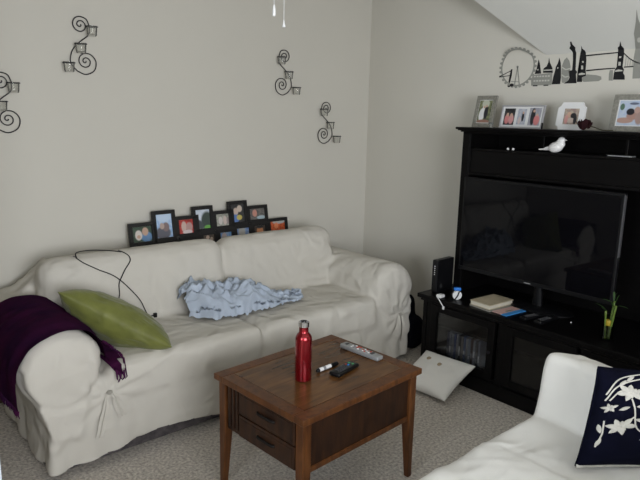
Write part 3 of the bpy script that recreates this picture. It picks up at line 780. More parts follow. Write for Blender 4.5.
# discs standing in the left bay
cols = [(0.05, 0.06, 0.12), (0.30, 0.33, 0.40), (0.40, 0.42, 0.46), (0.10, 0.14, 0.34), (0.45, 0.46, 0.48), (0.07, 0.07, 0.08), (0.34, 0.30, 0.28), (0.16, 0.22, 0.42), (0.5, 0.5, 0.52), (0.30, 0.36, 0.46), (0.10, 0.05, 0.05), (0.44, 0.45, 0.5), (0.10, 0.09, 0.10), (0.26, 0.28, 0.36)]
places = 'first second third fourth fifth sixth seventh eighth ninth tenth eleventh twelfth thirteenth fourteenth'.split()
cn = ['navy', 'grey blue', 'light grey', 'dark blue', 'pale grey', 'black', 'brownish grey', 'blue', 'whitish', 'steel blue', 'dark red', 'silvery', 'blackish', 'slate']
for i, c in enumerate(cols):
    y = -1.270 - .0175 * i
    dm = mat('disc_sleeve_' + str(i), c, 0.35, var=0.35, scale=40)
    t = thing('disc_case', f'{cn[i]} spine, {places[i]} from the left in the row of discs behind the console door', 'disc case', (-.50, y, .11), 0, 'disc cases on the lower console shelf')
    bm = NB(); box(bm, 0, .135, -.007, .007, 0, .168 + .006 * (i % 3 == 1), .001, 1); obj('case', bm, dm, t)
    bm = NB(); box(bm, -.0008, .0004, -.005, .005, .03 + .01 * (i % 4), .06 + .02 * (i % 3)); obj('spine_label', bm, 'white' if i % 2 else 'grayb', t)

# ------------------------------------------------------------------ hutch
HX, HY0, HY1, HT = -.350, -1.170, -2.56, 1.523
hut = thing('hutch', 'tall black hutch framing the television on top of the console', 'cabinet', (0, 0, 0))
part('crown', 'black_wood', hut, (HX - .045, -.02, HY1 - .06, HY0 + .028, HT - .014, HT), bev=.004)
bm = NB()
for (o, a, b) in ((.035, .021, .014), (.022, .029, .021), (.010, .037, .029)):
    box(bm, HX - o, -.02, HY1 - o - .01, HY0 + o - .016, HT - a, HT - b, .004)
obj('crown_moulding', bm, 'black_wood', hut)
for y in (HY0, HY1 + .05): part('side_post', 'black_wood', hut, (HX, -.022, y - .05, y, CT, HT - .035))
for y in (HY0 - .05,): part('post_bead', 'black_wood', hut, (HX + .002, HX + .02, y - .008, y - .001, CT, HT - .035))
part('back_panel', 'black_wood', hut, (-.045, -.022, HY1 + .051, HY0 - .051, CT, HT - .035))
part('cubby_shelf', 'black_wood', hut, (HX + .01, -.046, HY1 + .051, HY0 - .051, 1.385, 1.40))
for y in (-1.63, -2.09): part('cubby_divider', 'black_wood', hut, (HX + .12, -.046, y - .008, y + .008, 1.40, HT - .035))
part('valance', 'black_wood', hut, (HX + .012, HX + .03, HY1 + .051, HY0 - .051, 1.255, 1.385))
part('valance_rail', 'black_wood', hut, (HX + .004, HX + .03, HY1 + .051, HY0 - .051, 1.238, 1.256), bev=.004)

# ------------------------------------------------------------------ television
tv = thing('television', 'large black flat-screen television in front of the hutch', 'television')
TX = -.385; TY0, TY1, TZ0, TZ1 = -1.222, -2.175, .655, 1.228
bm = NB(); box(bm, TX + .004, TX + .032, TY1, TY0, TZ0, TZ1, .006); obj('tv_body', bm, 'black_plastic', tv)
bm = NB(); box(bm, TX + .001, TX + .0045, TY1 + .016, TY0 - .016, TZ0 + .026, TZ1 - .016); obj('screen', bm, 'screen', tv)
bm = NB(); box(bm, TX, TX + .006, TY1 + .002, TY0 - .002, TZ0 + .002, TZ0 + .024, .002); obj('lower_bezel', bm, 'black_plastic', tv)
bm = NB(); box(bm, TX - .0012, TX + .001, -1.72, -1.68, TZ0 + .010, TZ0 + .015); obj('logo_plate', bm, 'silver', tv, label='tiny silver maker mark')
bm = NB(); box(bm, TX - .001, TX + .02, TY1 - .003, TY1 + .003, TZ0 + .25, TZ1 - .01, .001); obj('edge_glint', bm, 'dkgray', tv, label='thin grey strip standing for the bezel highlight')  # grey strip stands in for a reflection along the bezel edge
bm = NB(); lathe(bm, [(0, 0), (.13, 0), (.13, .006), (.12, .012), (.02, .016), (.02, .18)], 40)
for v in bm.verts:
    if v.co.z < .017: v.co.y *= 1.7; v.co.x *= .85
st = obj('stand', bm, 'black_plastic', tv, smooth='auto', loc=(TX + .10 + .03, -1.70, CT))

# ------------------------------------------------------------------ things on the console
md = thing('modem', 'upright black modem at the left end of the console', 'modem', (-.385, -1.143, CT), R(2))
bm = NB(); box(bm, -.13, .040, -.021, .021, .008, .212, .006, 3); obj('modem_body', bm, 'black_plastic', md)
bm = NB(); box(bm, -.12, .035, -.026, .026, 0, .010, .004); obj('foot', bm, 'black_plastic', md)
for i in range(5):
    bm = NB(); box(bm, -.1312, -.1295, -.003, .003,   .118 + i * .013, .124 + i * .013); obj('indicator', bm, 'white', md)
bm = NB(); lathe(bm, [(0, .002), (.014, .002), (.014, 0)], 20); q = obj('vent_badge', bm, 'dkgray', md, loc=(-.085, -.019, .045)); q.rotation_euler = (R(90), 0, 0)

ad = thing('charger', 'small white charger plug with a short cord hanging over the console front', 'charger', (-.555, -1.232, CT))
bm = NB(); box(bm, -.020, .024, -.018, .018, 0, .020, .006, 3); obj('plug_body', bm, 'white', ad)
bm = NB(); tube(bm, catmull([(-.018, .004, .010), (-.030, -.002, .009), (-.036, -.014, .004), (-.038, -.030, -.010), (-.039, -.046, -.026), (-.039, -.056, -.036)], 6), .0030, 8); obj('cord', bm, 'white', ad, smooth=True)
bm = NB(); box(bm, -.043, -.035, -.064, -.052, -.054, -.034, .002); obj('connector', bm, 'white', ad)
wt = thing('gadget', 'round white gadget with a blue flap on the console beside the modem', 'gadget', (-.505, -1.318, CT), R(-42))
bm = NB(); tube(bm, [(0, .006, .022), (0, -.006, .022)], .022, 24, rads=[.022, .022]); obj('round_case', bm, 'white', wt, smooth='auto')
bm = NB(); lathe(bm, [(.0235, 0), (.0245, .002), (.0235, .004)], 24); q = obj('dark_ring', bm, 'black_plastic', wt, loc=(0, -.006, .022)); q.rotation_euler = (R(90), 0, 0)
bm = NB(); box(bm, -.016, .018, -.004, .014, .044, .058, .003); obj('blue_flap', bm, 'blueb', wt)
bm = NB(); tube(bm, [(-.01, -.009, .003), (.002, -.010, .022), (.008, -.009, .042)], .003, 6); obj('dark_stripe', bm, 'black_plastic', wt, smooth=True)

mg = thing('magazine', 'grey magazine lying under the book on the console', 'magazine', (-.448, -1.525, CT), R(-8))
bm = NB(); box(bm, -.105, .095, -.075, .075, 0, .006, .001); obj('pages', bm, 'grymag', mg)
bk = thing('book', 'thick cream book lying closed on the console', 'book', (-.428, -1.512, CT + .006), R(-4))
bm = NB(); box(bm, -.108, .103, -.067, .067, .003, .023, .001); obj('page_block', bm, 'paper', bk)
bm = NB(); box(bm, -.112, .108, -.071, .071, .023, .027, .001); box(bm, -.112, .108, -.071, .071, 0, .003, .001); obj('cover', bm, 'bookcover', bk)
for (nm, lb, cc, s) in (('booklet', 'pink booklet tucked beside the cream book', (-.455, -1.622, CT), 0),):
    b_ = thing(nm, lb, 'booklet', cc, R(-6))
    bm = NB(); box(bm, -.085, .085, -.040, .065, 0, .005, .001); obj('cover', bm, 'pink', b_)
    bm = NB(); box(bm, -.088, .085, -.075, -.040, 0, .0052, .001); obj('blue_strip', bm, 'sky', b_, label='bright blue edge strip')
    bm = NB(); box(bm, -.03, .03, -.032, -.018, .005, .0058); obj('cover_print', bm, 'grymag', b_)
rb = [(-.05 + .015 * i, (j - 1) * .011, .004, .0035, 'dkgray') for i in range(6) for j in range(3)]
remote('remote_control', 'black remote nearest the booklet on the console', (-.455, -1.79, CT), R(-12), .16, .044, .018, 'black_plastic', rb)
remote('remote_control', 'black remote farther from the booklet on the console, second of the pair', (-.445, -1.865, CT), R(-4), .17, .046, .018, 'black_plastic', rb)

bm = NB(); bmesh.ops.create_icosphere(bm, subdivisions=2, radius=.004, matrix=Matrix.Translation((-.36, -1.964, CT + .004)))
tag(obj('led_dot', bm, 'white', smooth=True), 'tiny white dot standing for a lit LED, alone on the console between remotes and bamboo', 'led_dot')  # plain white ball stands in for the light of a tiny LED
# lucky bamboo
bam = thing('bamboo_plant', 'lucky bamboo in a small dark glass vase on the console', 'plant', (-.46, -2.20, CT))
bm = NB(); lathe(bm, [(0, 0), (.024, 0), (.026, .004), (.027, .075), (.025, .075), (.024, .008), (0, .006)], 28); obj('vase', bm, 'glass', bam, smooth='auto', label='dark glass vase')
for (x, y, h, lx, ly) in ((-.004, .008, .15, -.006, .004), (.006, .0, .20, .008, -.006), (.0, -.008, .185, -.004, -.014)):
    bm = NB(); P = [(x + lx * t * 1.5, y + ly * t * 1.5, .008 + (h - .008) * t) for t in [i / 10 for i in range(11)]]
    tube(bm, P, .005, 10, rads=[.0058 if i % 3 == 0 else .0048 for i in range(11)]); obj('stalk', bm, 'stalk', bam, smooth=True)
bm = NB(); lathe(bm, [(.013, .076), (.0145, .080), (.0145, .100), (.013, .104)], 20); obj('ribbon', bm, 'yellow', bam, smooth=True, label='yellow band round the stalks')
def leafb(p, d, L_, wd):
    bm = NB(); d = Vector(d).normalized(); s = d.cross(Vector((0, 0, 1))).normalized(); rows = []
    for i in range(9):
        t = i / 8; c = Vector(p) + d * L_ * t + Vector((0, 0, -.35 * L_ * t * t)); ww = wd * math.sin(math.pi * min(1, t * .93 + .07)) ** .8
        rows.append([bm.verts.new(c - s * ww + Vector((0, 0, .15 * ww))), bm.verts.new(c), bm.verts.new(c + s * ww + Vector((0, 0, .15 * ww)))])
    for a, b in zip(rows, rows[1:]):
        for k in range(2): bm.faces.new((a[k], a[k + 1], b[k + 1], b[k]))
    obj('leaf', bm, 'leaf', bam, smooth=True)
for (p, d, l, wd) in (((-.01, .01, .15), (-.1, .9, .8), .08, .006), ((.006, -.005, .205), (.1, -.25, 1), .07, .009), ((.0, -.02, .19), (0, -.3, 1.4), .085, .009), ((.006, -.005, .19), (-.2, .8, .55), .06, .008),
                      ((0, -.02, .18), (.1, -1, .4), .07, .007), ((-.008, .012, .14), (-.3, .6, 1), .05, .008), ((.01, -.01, .17), (-.4, .1, .9), .065, .009), ((0, -.015, .15), (-.3, -.5, 1.0), .06, .008), ((-.005, .01, .12), (-.2, .9, .3), .04, .006), ((.01, -.01, .2), (.3, .2, 1), .075, .008)):
    leafb(p, d, l, wd * .65)

# ------------------------------------------------------------------ cubby ornaments
bd = thing('bird_figurine', 'white porcelain bird perched in the hutch cubby', 'figurine', (-.315, -1.752, 1.400))
bd.scale = (1.0, 1.12, .97)
def bird_prims(bm):
    def ball(y, z, ry, rz_, rx, tilt=0):
        bmesh.ops.create_uvsphere(bm, u_segments=24, v_segments=16, radius=1, matrix=Matrix.Translation((0, -y, z)) @ Matrix.Rotation(tilt, 4, 'X') @ Matrix.Diagonal((rx, ry, rz_, 1)))
    ball(.002, .031, .038, .030, .026, R(-22)); ball(.022, .050, .024, .026, .021, R(-15)); ball(.028, .071, .018, .018, .017); ball(-.030, .024, .030, .012, .012, R(-8))
    tube(bm, [(0, .030, .022), (0, .060, .016), (0, .088, .014)], .008, 10, rads=[.012, .006, .004])
birdm = soft_union(bird_prims, .0028, 8)
zmin = min(v.co.z for v in birdm.vertices)
for v in birdm.vertices: v.co.z -= zmin
for p in birdm.polygons: p.use_smooth = True
birdm.materials.append(M['porcelain'])
bb = bpy.data.objects.new('bird_body', birdm); COL.objects.link(bb); bb.parent = bd
bm = NB(); tube(bm, [(0, -.043, .073 - zmin), (0, -.056, .071 - zmin)], .003, 8, rads=[.004, .0006]); obj('beak', bm, 'porcelain', bd, smooth=True)
for k, (y, side) in enumerate(((-1.466, 'left'), (-1.500, 'right'))):
    bm = NB(); lathe(bm, [(0, 0), (.005, 0), (.007, .003), (.007, .008), (.005, .012), (0, .013)], 16)
    o = obj('knick_knack', bm, 'porcelain', smooth=True, loc=(-.32, y, 1.400))
    tag(o, f'tiny round white ornament, {side} of the pair in the hutch cubby', 'ornament', 'tiny white ornaments in the cubby')
wt.scale = (1.25,) * 3
bm = NB(); box(bm, -.33, -.28, -2.16, -2.04, 1.400, 1.406, .002)
tag(obj('letter_tray', bm, 'silver'), 'thin metallic strip lying in the hutch cubby right of the bird', 'tray')

# ------------------------------------------------------------------ framed photos on the hutch
skin = (.55, .36, .27); dark = (.02, .02, .025); wht = (.75, .75, .74); pinkc = (.62, .22, .22)
def easel_frame(name, label, y, w_, h_, fm, border, photos, x=-.20, lean=12, rz=0, shape=None, groupx=None):
    t = thing(name, label, 'picture frame', (x, y, HT), 0, 'photo frames on top of the hutch')
    t.rotation_euler = (0, R(lean), R(rz))
    th = .014
    bm = NB()
    if shape: prism(bm, shape, lambda p, k: Vector((k, p[0], p[1])), th)
    else:
        b = border
        box(bm, 0, th, -w_ / 2, w_ / 2, 0, b, .002); box(bm, 0, th, -w_ / 2, w_ / 2, h_ - b, h_, .002)
        box(bm, 0, th, -w_ / 2, -w_ / 2 + b, b, h_ - b, .002); box(bm, 0, th, w_ / 2 - b, w_ / 2, b, h_ - b, .002)
    obj('frame', bm, fm, t)
    if not shape:
        bm = NB(); box(bm, .004, .012, -w_ / 2 + border * .9, w_ / 2 - border * .9, border * .9, h_ - border * .9); obj('mat_board', bm, 'white_frame', t)
    for (u0, u1, v0, v1, pm) in photos:
        # u runs left to right as seen from the room (towards -y)
        fx = .003 if not shape else -.001
        bm = NB(); quad(bm, [(fx, w_ / 2 - u0 * w_, v0 * h_), (fx, w_ / 2 - u1 * w_, v0 * h_), (fx, w_ / 2 - u1 * w_, v1 * h_), (fx, w_ / 2 - u0 * w_, v1 * h_)])
        obj('photo', bm, pm, t, keep=True)
    bm = NB(); prism(bm, [(-.02, .01), (.02, .01), (.012, h_ * .7), (-.012, h_ * .7)], lambda p, k: Vector((th + .002 + (1 - p[1] / (h_ * .7)) * .05 + k, p[0], p[1] )), .003)
    obj('easel_back', bm, 'black_plastic', t)
    return t
pA = photo_mat('photo_wedding_couple', (.22, .24, .12), [(.5, .85, .3, .2, (.5, .52, .42)), (.3, .35, .22, .3, wht), (.38, .55, .12, .2, wht), (.62, .45, .16, .3, dark), (.5, .02, .6, .12, (.3, .16, .12)), (.42, .7, .07, .06, skin), (.6, .75, .07, .06, skin)], (.08, .09, .05))
easel_frame('picture_frame', 'pewter frame with a wedding couple, leftmost on the hutch', -1.190, .150, .196, 'pewter', .026, [(.19, .81, .15, .85, pA)], rz=-3)
pB = photo_mat('photo_two_children', (.03, .03, .035), [(.3, .35, .22, .3, pinkc), (.7, .35, .24, .3, (.6, .3, .3)), (.32, .62, .12, .12, skin), (.68, .6, .12, .12, skin)])
pC = photo_mat('photo_beach_pair', (.35, .38, .46), [(.65, .5, .14, .32, dark), (.3, .25, .18, .25, (.6, .5, .48)), (.65, .75, .1, .08, skin)], (.5, .5, .55))
pD = photo_mat('photo_suited_family', (.38, .38, .42), [(.35, .5, .2, .5, dark), (.7, .3, .25, .3, pinkc), (.4, .82, .1, .08, skin), (.7, .6, .1, .08, skin)], (.3, .3, .35))
easel_frame('picture_frame', 'wide silver frame holding three photos on the hutch', -1.452, .280, .138, 'silver_frame', .010, [(.085, .335, .14, .85, pB), (.40, .60, .17, .83, pC), (.665, .93, .14, .88, pD)], rz=0, lean=12)
pE = photo_mat('photo_group', (.45, .38, .30), [(.35, .6, .16, .2, skin), (.65, .55, .2, .18, dark), (.5, .25, .3, .16, (.55, .45, .4)), (.8, .3, .12, .3, dark), (.2, .3, .12, .3, (.6, .3, .28))], (.3, .22, .2))
shp = [(a_ * 1.02, b_ * 1.07) for a_, b_ in [(-.068, .0), (.056, .0), (.062, .018), (.074, .022), (.074, .115), (.060, .122), (.052, .142), (-.058, .142), (-.064, .126), (-.076, .118), (-.076, .028), (-.070, .020)]]
easel_frame('picture_frame', 'white scallop-cornered frame between the triple frame and the rose', -1.752, .150, .150, 'white_frame', 0, [(.26, .80, .2, .78, pE)], shape=shp, rz=4)
pF = photo_mat('photo_outdoor_pair', (.50, .56, .64), [(.25, .2, .3, .12, (.42, .27, .22)), (.50, .38, .22, .16, (.38, .23, .19)), (.40, .55, .14, .14, dark), (.72, .35, .14, .32, (.36, .25, .22)), (.62, .62, .10, .14, (.45, .3, .25)), (.10, .75, .08, .14, (.10, .17, .12)), (.48, .88, .16, .05, (.12, .14, .2))], (.42, .5, .65))
easel_frame('picture_frame', 'ornate pewter frame cut by the right edge of the photo', -2.080, .215, .192, 'pewter', .028, [(.16, .84, .17, .83, pF)], rz=2)
# small glass block, dark clip, dried rose
bm = NB(); lathe(bm, [(0, 0), (.012, 0), (.010, .012), (.014, .030), (.012, .030), (.008, .012), (0, .006)], 12)
o = obj('votive_glass', bm, 'clear', smooth=True, loc=(-.36, -1.368, HT)); tag(o, 'tiny clear glass on the hutch beside the wedding photo', 'glass')
rs = thing('dried_rose', 'dried dark red rose lying on the hutch by the white frame', 'flower', (-.29, -1.885, HT))
rs.scale = (1.35,) * 3
bm = NB()
for k in range(16):
    a = k * 2.4; rr = .006 + .0013 * k; zc = .024 + .004 * math.cos(k)
    c0 = Vector((rr * math.cos(a), rr * math.sin(a), zc)); pts_ = []
    for (u, v) in ((-1, -1), (0, -1.3), (1, -1), (1.1, .5), (.4, 1.1), (-.5, 1.0), (-1.1, .4)):
        tdir = Vector((-math.sin(a), math.cos(a), 0)); pts_.append(bm.verts.new(c0 + tdir * u * .010 + Vector((0, 0, 1)) * v * .016 * (1 - .02 * k) + Vector((math.cos(a), math.sin(a), 0)) * (.006 * v)))
    bm.faces.new(pts_)
bmesh.ops.solidify(bm, geom=bm.faces[:], thickness=.0015)
bmesh.ops.create_icosphere(bm, subdivisions=2, radius=.015, matrix=Matrix.Translation((0, 0, .022)))
zm = min(v.co.z for v in bm.verts)
for v in bm.verts: v.co.z -= zm
obj('bloom', bm, 'rose', rs, smooth=False)
bm = NB(); tube(bm, catmull([(0, -.012, .018), (.005, -.035, .014), (0, -.07, .004), (-.005, -.115, .003)], 6), .002, 6); obj('stem', bm, 'roseleaf', rs, smooth=True)
bm = NB(); box(bm, -.27, -.265, -1.640, -1.630, HT, HT + .035, .001)
tag(obj('clip', bm, 'black_plastic'), 'small dark upright clip at the right end of the triple frame', 'clip')

# ------------------------------------------------------------------ skyline wall decals
DEC = {
    'spire_small': [(-1.404, -0.107), (-1.414, -0.08), (-1.419, -0.048), (-1.423, -0.023), (-1.433, -0.049), (-1.441, -0.081), (-1.447, -0.106)],
    'dome': [(-1.459, -0.102), (-1.46, -0.077), (-1.479, -0.065), (-1.487, -0.044), (-1.489, -0.016), (-1.497, -0.045), (-1.508, -0.063), (-1.516, -0.078), (-1.521, -0.104)],
    'spire_tall': [(-1.522, -0.171), (-1.526, -0.131), (-1.534, -0.096), (-1.537, -0.072), (-1.548, -0.051), (-1.553, -0.02), (-1.564, -0.048), (-1.569, -0.073), (-1.575, -0.133), (-1.574, -0.17)],
    'bus': [(-1.388, -0.175), (-1.385, -0.141), (-1.395, -0.112), (-1.519, -0.104), (-1.522, -0.167), (-1.518, -0.174)],
    'gherkin': [(-1.583, -0.162), (-1.576, -0.112), (-1.574, -0.07), (-1.585, -0.035), (-1.599, -0.022), (-1.616, -0.041), (-1.627, -0.072), (-1.627, -0.121), (-1.617, -0.156), (-1.595, -0.165)],
    'column': [(-1.596, -0.168), (-1.62, -0.152), (-1.628, -0.135), (-1.621, -0.11), (-1.62, -0.098), (-1.639, -0.094), (-1.638, -0.038), (-1.631, 0.012), (-1.618, 0.032), (-1.629, 0.047), (-1.63, 0.071), (-1.638, 0.072), (-1.641, 0.054), (-1.655, 0.033), (-1.651, 0.022), (-1.655, -0.026), (-1.659, -0.094), (-1.67, -0.105), (-1.664, -0.119), (-1.668, -0.14), (-1.673, -0.168)],
    'tower1': [(-1.674, -0.161), (-1.672, -0.112), (-1.686, -0.106), (-1.678, 0.0), (-1.684, 0.012), (-1.691, 0.042), (-1.693, 0.023), (-1.705, 0.01), (-1.709, -0.002), (-1.717, -0.043), (-1.718, -0.097), (-1.724, -0.128), (-1.701, -0.137), (-1.705, -0.162)],
    'beam': [(-1.712, -0.015), (-1.888, -0.01), (-1.889, -0.016), (-1.713, -0.023)],
    'deck': [(-1.721, -0.097), (-1.806, -0.093), (-1.881, -0.092), (-1.882, -0.098), (-1.807, -0.1), (-1.722, -0.105)],
    'tower2': [(-1.878, -0.155), (-1.879, -0.12), (-1.882, -0.101), (-1.89, -0.088), (-1.887, 0.015), (-1.897, 0.022), (-1.906, 0.05), (-1.908, 0.024), (-1.918, 0.009), (-1.921, -0.028), (-1.921, -0.089), (-1.93, -0.103), (-1.928, -0.122), (-1.938, -0.136), (-1.94, -0.157)],
    'chain': [(-1.92, -0.016), (-1.955, -0.046), (-1.982, -0.063), (-2.009, -0.073), (-2.009, -0.078), (-1.983, -0.069), (-1.954, -0.052), (-1.92, -0.023)],
    'deck2': [(-1.928, -0.088), (-1.979, -0.087), (-1.979, -0.093), (-1.929, -0.094)],
    'boat': [(-1.704, -0.153), (-1.704, -0.134), (-1.722, -0.13), (-1.728, -0.121), (-1.782, -0.127), (-1.811, -0.136), (-1.814, -0.151), (-1.8, -0.16), (-1.714, -0.162)],
    'clock': [(-1.98, -0.153), (-1.974, -0.045), (-1.981, 0.056), (-1.981, 0.087), (-1.999, 0.151), (-2.012, 0.218), (-2.013, 0.167), (-2.028, 0.096), (-2.032, 0.082), (-2.024, 0.052), (-2.022, -0.048), (-2.037, -0.152)],
    'block': [(-1.855, -0.159), (-1.852, -0.123), (-1.855, -0.103), (-1.872, -0.104), (-1.877, -0.16)],
    'arch1': [(-1.681, -0.124), (-1.681, -0.115), (-1.698, -0.111), (-1.716, -0.115), (-1.721, -0.121), (-1.703, -0.123)],
    'arch2': [(-1.883, -0.114), (-1.886, -0.106), (-1.902, -0.102), (-1.922, -0.106), (-1.925, -0.112), (-1.903, -0.113)],
    'w1': [(-1.693, -0.047), (-1.701, -0.047), (-1.703, -0.057), (-1.694, -0.056)],
    'w2': [(-1.691, -0.072), (-1.701, -0.072), (-1.704, -0.093), (-1.692, -0.092)],
    'w3': [(-1.897, -0.033), (-1.909, -0.034), (-1.908, -0.043), (-1.897, -0.043)],
    'w4': [(-1.897, -0.062), (-1.909, -0.063), (-1.91, -0.082), (-1.898, -0.082)],
    'face': [(-1.993, 0.051), (-1.997, 0.061), (-2.005, 0.065), (-2.012, 0.06), (-2.014, 0.049), (-2.01, 0.039), (-2.001, 0.035), (-1.994, 0.04)],
}
def decal(polys, off=.0012):
    """polys in (y, h) along the wall, folded over the knee line"""
    bm = NB()
    for poly in polys:
        vs = [bm.verts.new((p[0], p[1], 0)) for p in poly]
        bm.faces.new(vs)
    bmesh.ops.triangulate(bm, faces=bm.faces[:])
    bmesh.ops.bisect_plane(bm, geom=bm.verts[:] + bm.edges[:] + bm.faces[:], plane_co=(0, 0, 0), plane_no=(0, 1, 0))
    ex_ = bmesh.ops.extrude_face_region(bm, geom=bm.faces[:])
    top = {e for e in ex_['geom'] if isinstance(e, bmesh.types.BMVert)}
    for v in bm.verts:
        v.co = slope_pt(v.co.x, v.co.y, off if v in top else .0002)
    return bm
def circ(cy, ch, ry, rh, n=32, a0=0, a1=2 * math.pi): return [(cy + ry * math.cos(a0 + (a1 - a0) * i / n), ch + rh * math.sin(a0 + (a1 - a0) * i / n)) for i in range(n)]
def seg(a, b, w_):
    a = Vector(a); b = Vector(b); d = (b - a).normalized(); n = Vector((-d.y, d.x)) * w_
    return [tuple(a - n), tuple(b - n), tuple(b + n), tuple(a + n)]
DG = 'city skyline decals above the hutch'
def dthing(label): return thing('wall_decal', label, 'wall decal', (0, 0, 0), 0, DG)
WY, WH, WR, WRh = -1.285, -.060, .118, .120
wd_ = dthing('grey ferris wheel wall decal at the left end of the skyline')
ringp = []
for i in range(48):
    a, b = 2 * math.pi * i / 48, 2 * math.pi * (i + 1) / 48
    ringp.append([(WY + r * math.cos(t), WH + r * math.sin(t)) for r, t in ((WR - .011, a), (WR - .011, b), (WR - .002, b), (WR - .002, a))])
obj('wheel_rim', decal(ringp), 'dec_gray', wd_)
obj('capsules', decal([circ(WY + (WR + .001) * math.cos(2 * math.pi * i / 28), WH + (WR + .001) * math.sin(2 * math.pi * i / 28), .0105, .0085, 8) for i in range(28)], .0018), 'dec_gray', wd_)
obj('hub', decal([circ(WY, WH, .007, .007, 12)] + [seg((WY, WH), (WY - .024, WH - .118), .003), seg((WY, WH), (WY + .012, WH - .118), .003), seg((WY - .02, WH - .09), (WY + .04, WH - .085), .002)], .0015), 'dec_gray', wd_)
obj('dark_support', decal([[(WY + .035, WH - .01), (WY + .045, WH - .015), (WY + .055, WH - .09), (WY + .045, WH - .095), (WY + .036, WH - .05)], seg((WY + .04, WH - .02), (WY + .118, WH - .052), .002), seg((WY + .05, WH - .05), (WY + .118, WH - .056), .002), circ(WY + .119, WH - .054, .006, .006, 8), circ(WY + .03, WH - .108, .014, .010, 8), circ(WY + .05, WH - .115, .010, .005, 8)], .0022), 'dec_black', wd_, label='dark support frame')
def simple(label, keys, mm='dec_black', extra=None):
    t = dthing(label); obj('silhouette', decal([DEC[k] for k in keys]), mm, t)
    if extra:
        for nm, polys, m2 in extra: obj(nm, decal(polys, .0022), m2, t)
    return t
simple('small black church spire decal just right of the ferris wheel', ['spire_small'], extra=[('clock_dot', [circ(-1.424, -.083, .004, .005, 10)], 'dec_light')])
simple('black cathedral dome decal in the skyline', ['dome'], extra=[('pale_band', [seg((-1.462, -.088), (-1.518, -.088), .003)], 'dec_light')])
simple('tall black church spire decal beside the cathedral dome', ['spire_tall'], extra=[('clock_dot', [circ(-1.550, -.078, .004, .005, 10)], 'dec_light')])
simple('grey double-decker bus decal below the black dome', ['bus'], 'dec_gray', [('window_row', [[(-1.402 - .018 * i, -.126), (-1.414 - .018 * i, -.126), (-1.414 - .018 * i, -.118), (-1.402 - .018 * i, -.118)] for i in range(6)] + [[(-1.402 - .018 * i, -.152), (-1.414 - .018 * i, -.152), (-1.414 - .018 * i, -.143), (-1.402 - .018 * i, -.143)] for i in range(6)], 'dec_light'),
       ('wheel', [seg((-1.40, -.176), (-1.43, -.176), .003)], 'dec_black'), ('wheel', [seg((-1.47, -.175), (-1.50, -.175), .003)], 'dec_black')])
simple('grey bullet-shaped tower decal left of the black column', ['gherkin'], 'dec_gray', [('curved_bands', [seg((-1.575, -.075), (-1.60, -.09), .003), seg((-1.60, -.09), (-1.626, -.085), .003), seg((-1.578, -.118), (-1.60, -.132), .003), seg((-1.60, -.132), (-1.622, -.128), .003)], 'dec_light')])
simple('black monument column with a statue decal in the middle of the skyline', ['column'])
simple('black twin-towered bridge decal with cables at the right of the skyline', ['tower1', 'beam', 'deck', 'tower2', 'chain', 'deck2'], extra=[('pale_arches', [DEC['arch1'], DEC['arch2'], DEC['w1'], DEC['w2'], DEC['w3'], DEC['w4']], 'dec_light'), ('hangers', [seg((-1.935 - .012 * i, -.033 - .010 * i), (-1.935 - .012 * i, -.089), .0008) for i in range(5)], 'dec_gray')])
simple('grey boat decal under the bridge deck', ['boat'], 'dec_gray')
simple('pale grey block decal against the right bridge tower', ['block'], 'dec_gray')
simple('tall grey clock tower decal at the right edge of the photo', ['clock'], 'dec_gray', [('clock_face', [DEC['face']], 'dec_light')])

# ------------------------------------------------------------------ collage frame behind the sofa
cf = thing('collage_frame', 'black collage frame of many photos leaning behind the sofa back', 'picture frame', (0, -.088, .702))
cf.rotation_euler = (R(-9.0), 0, 0)
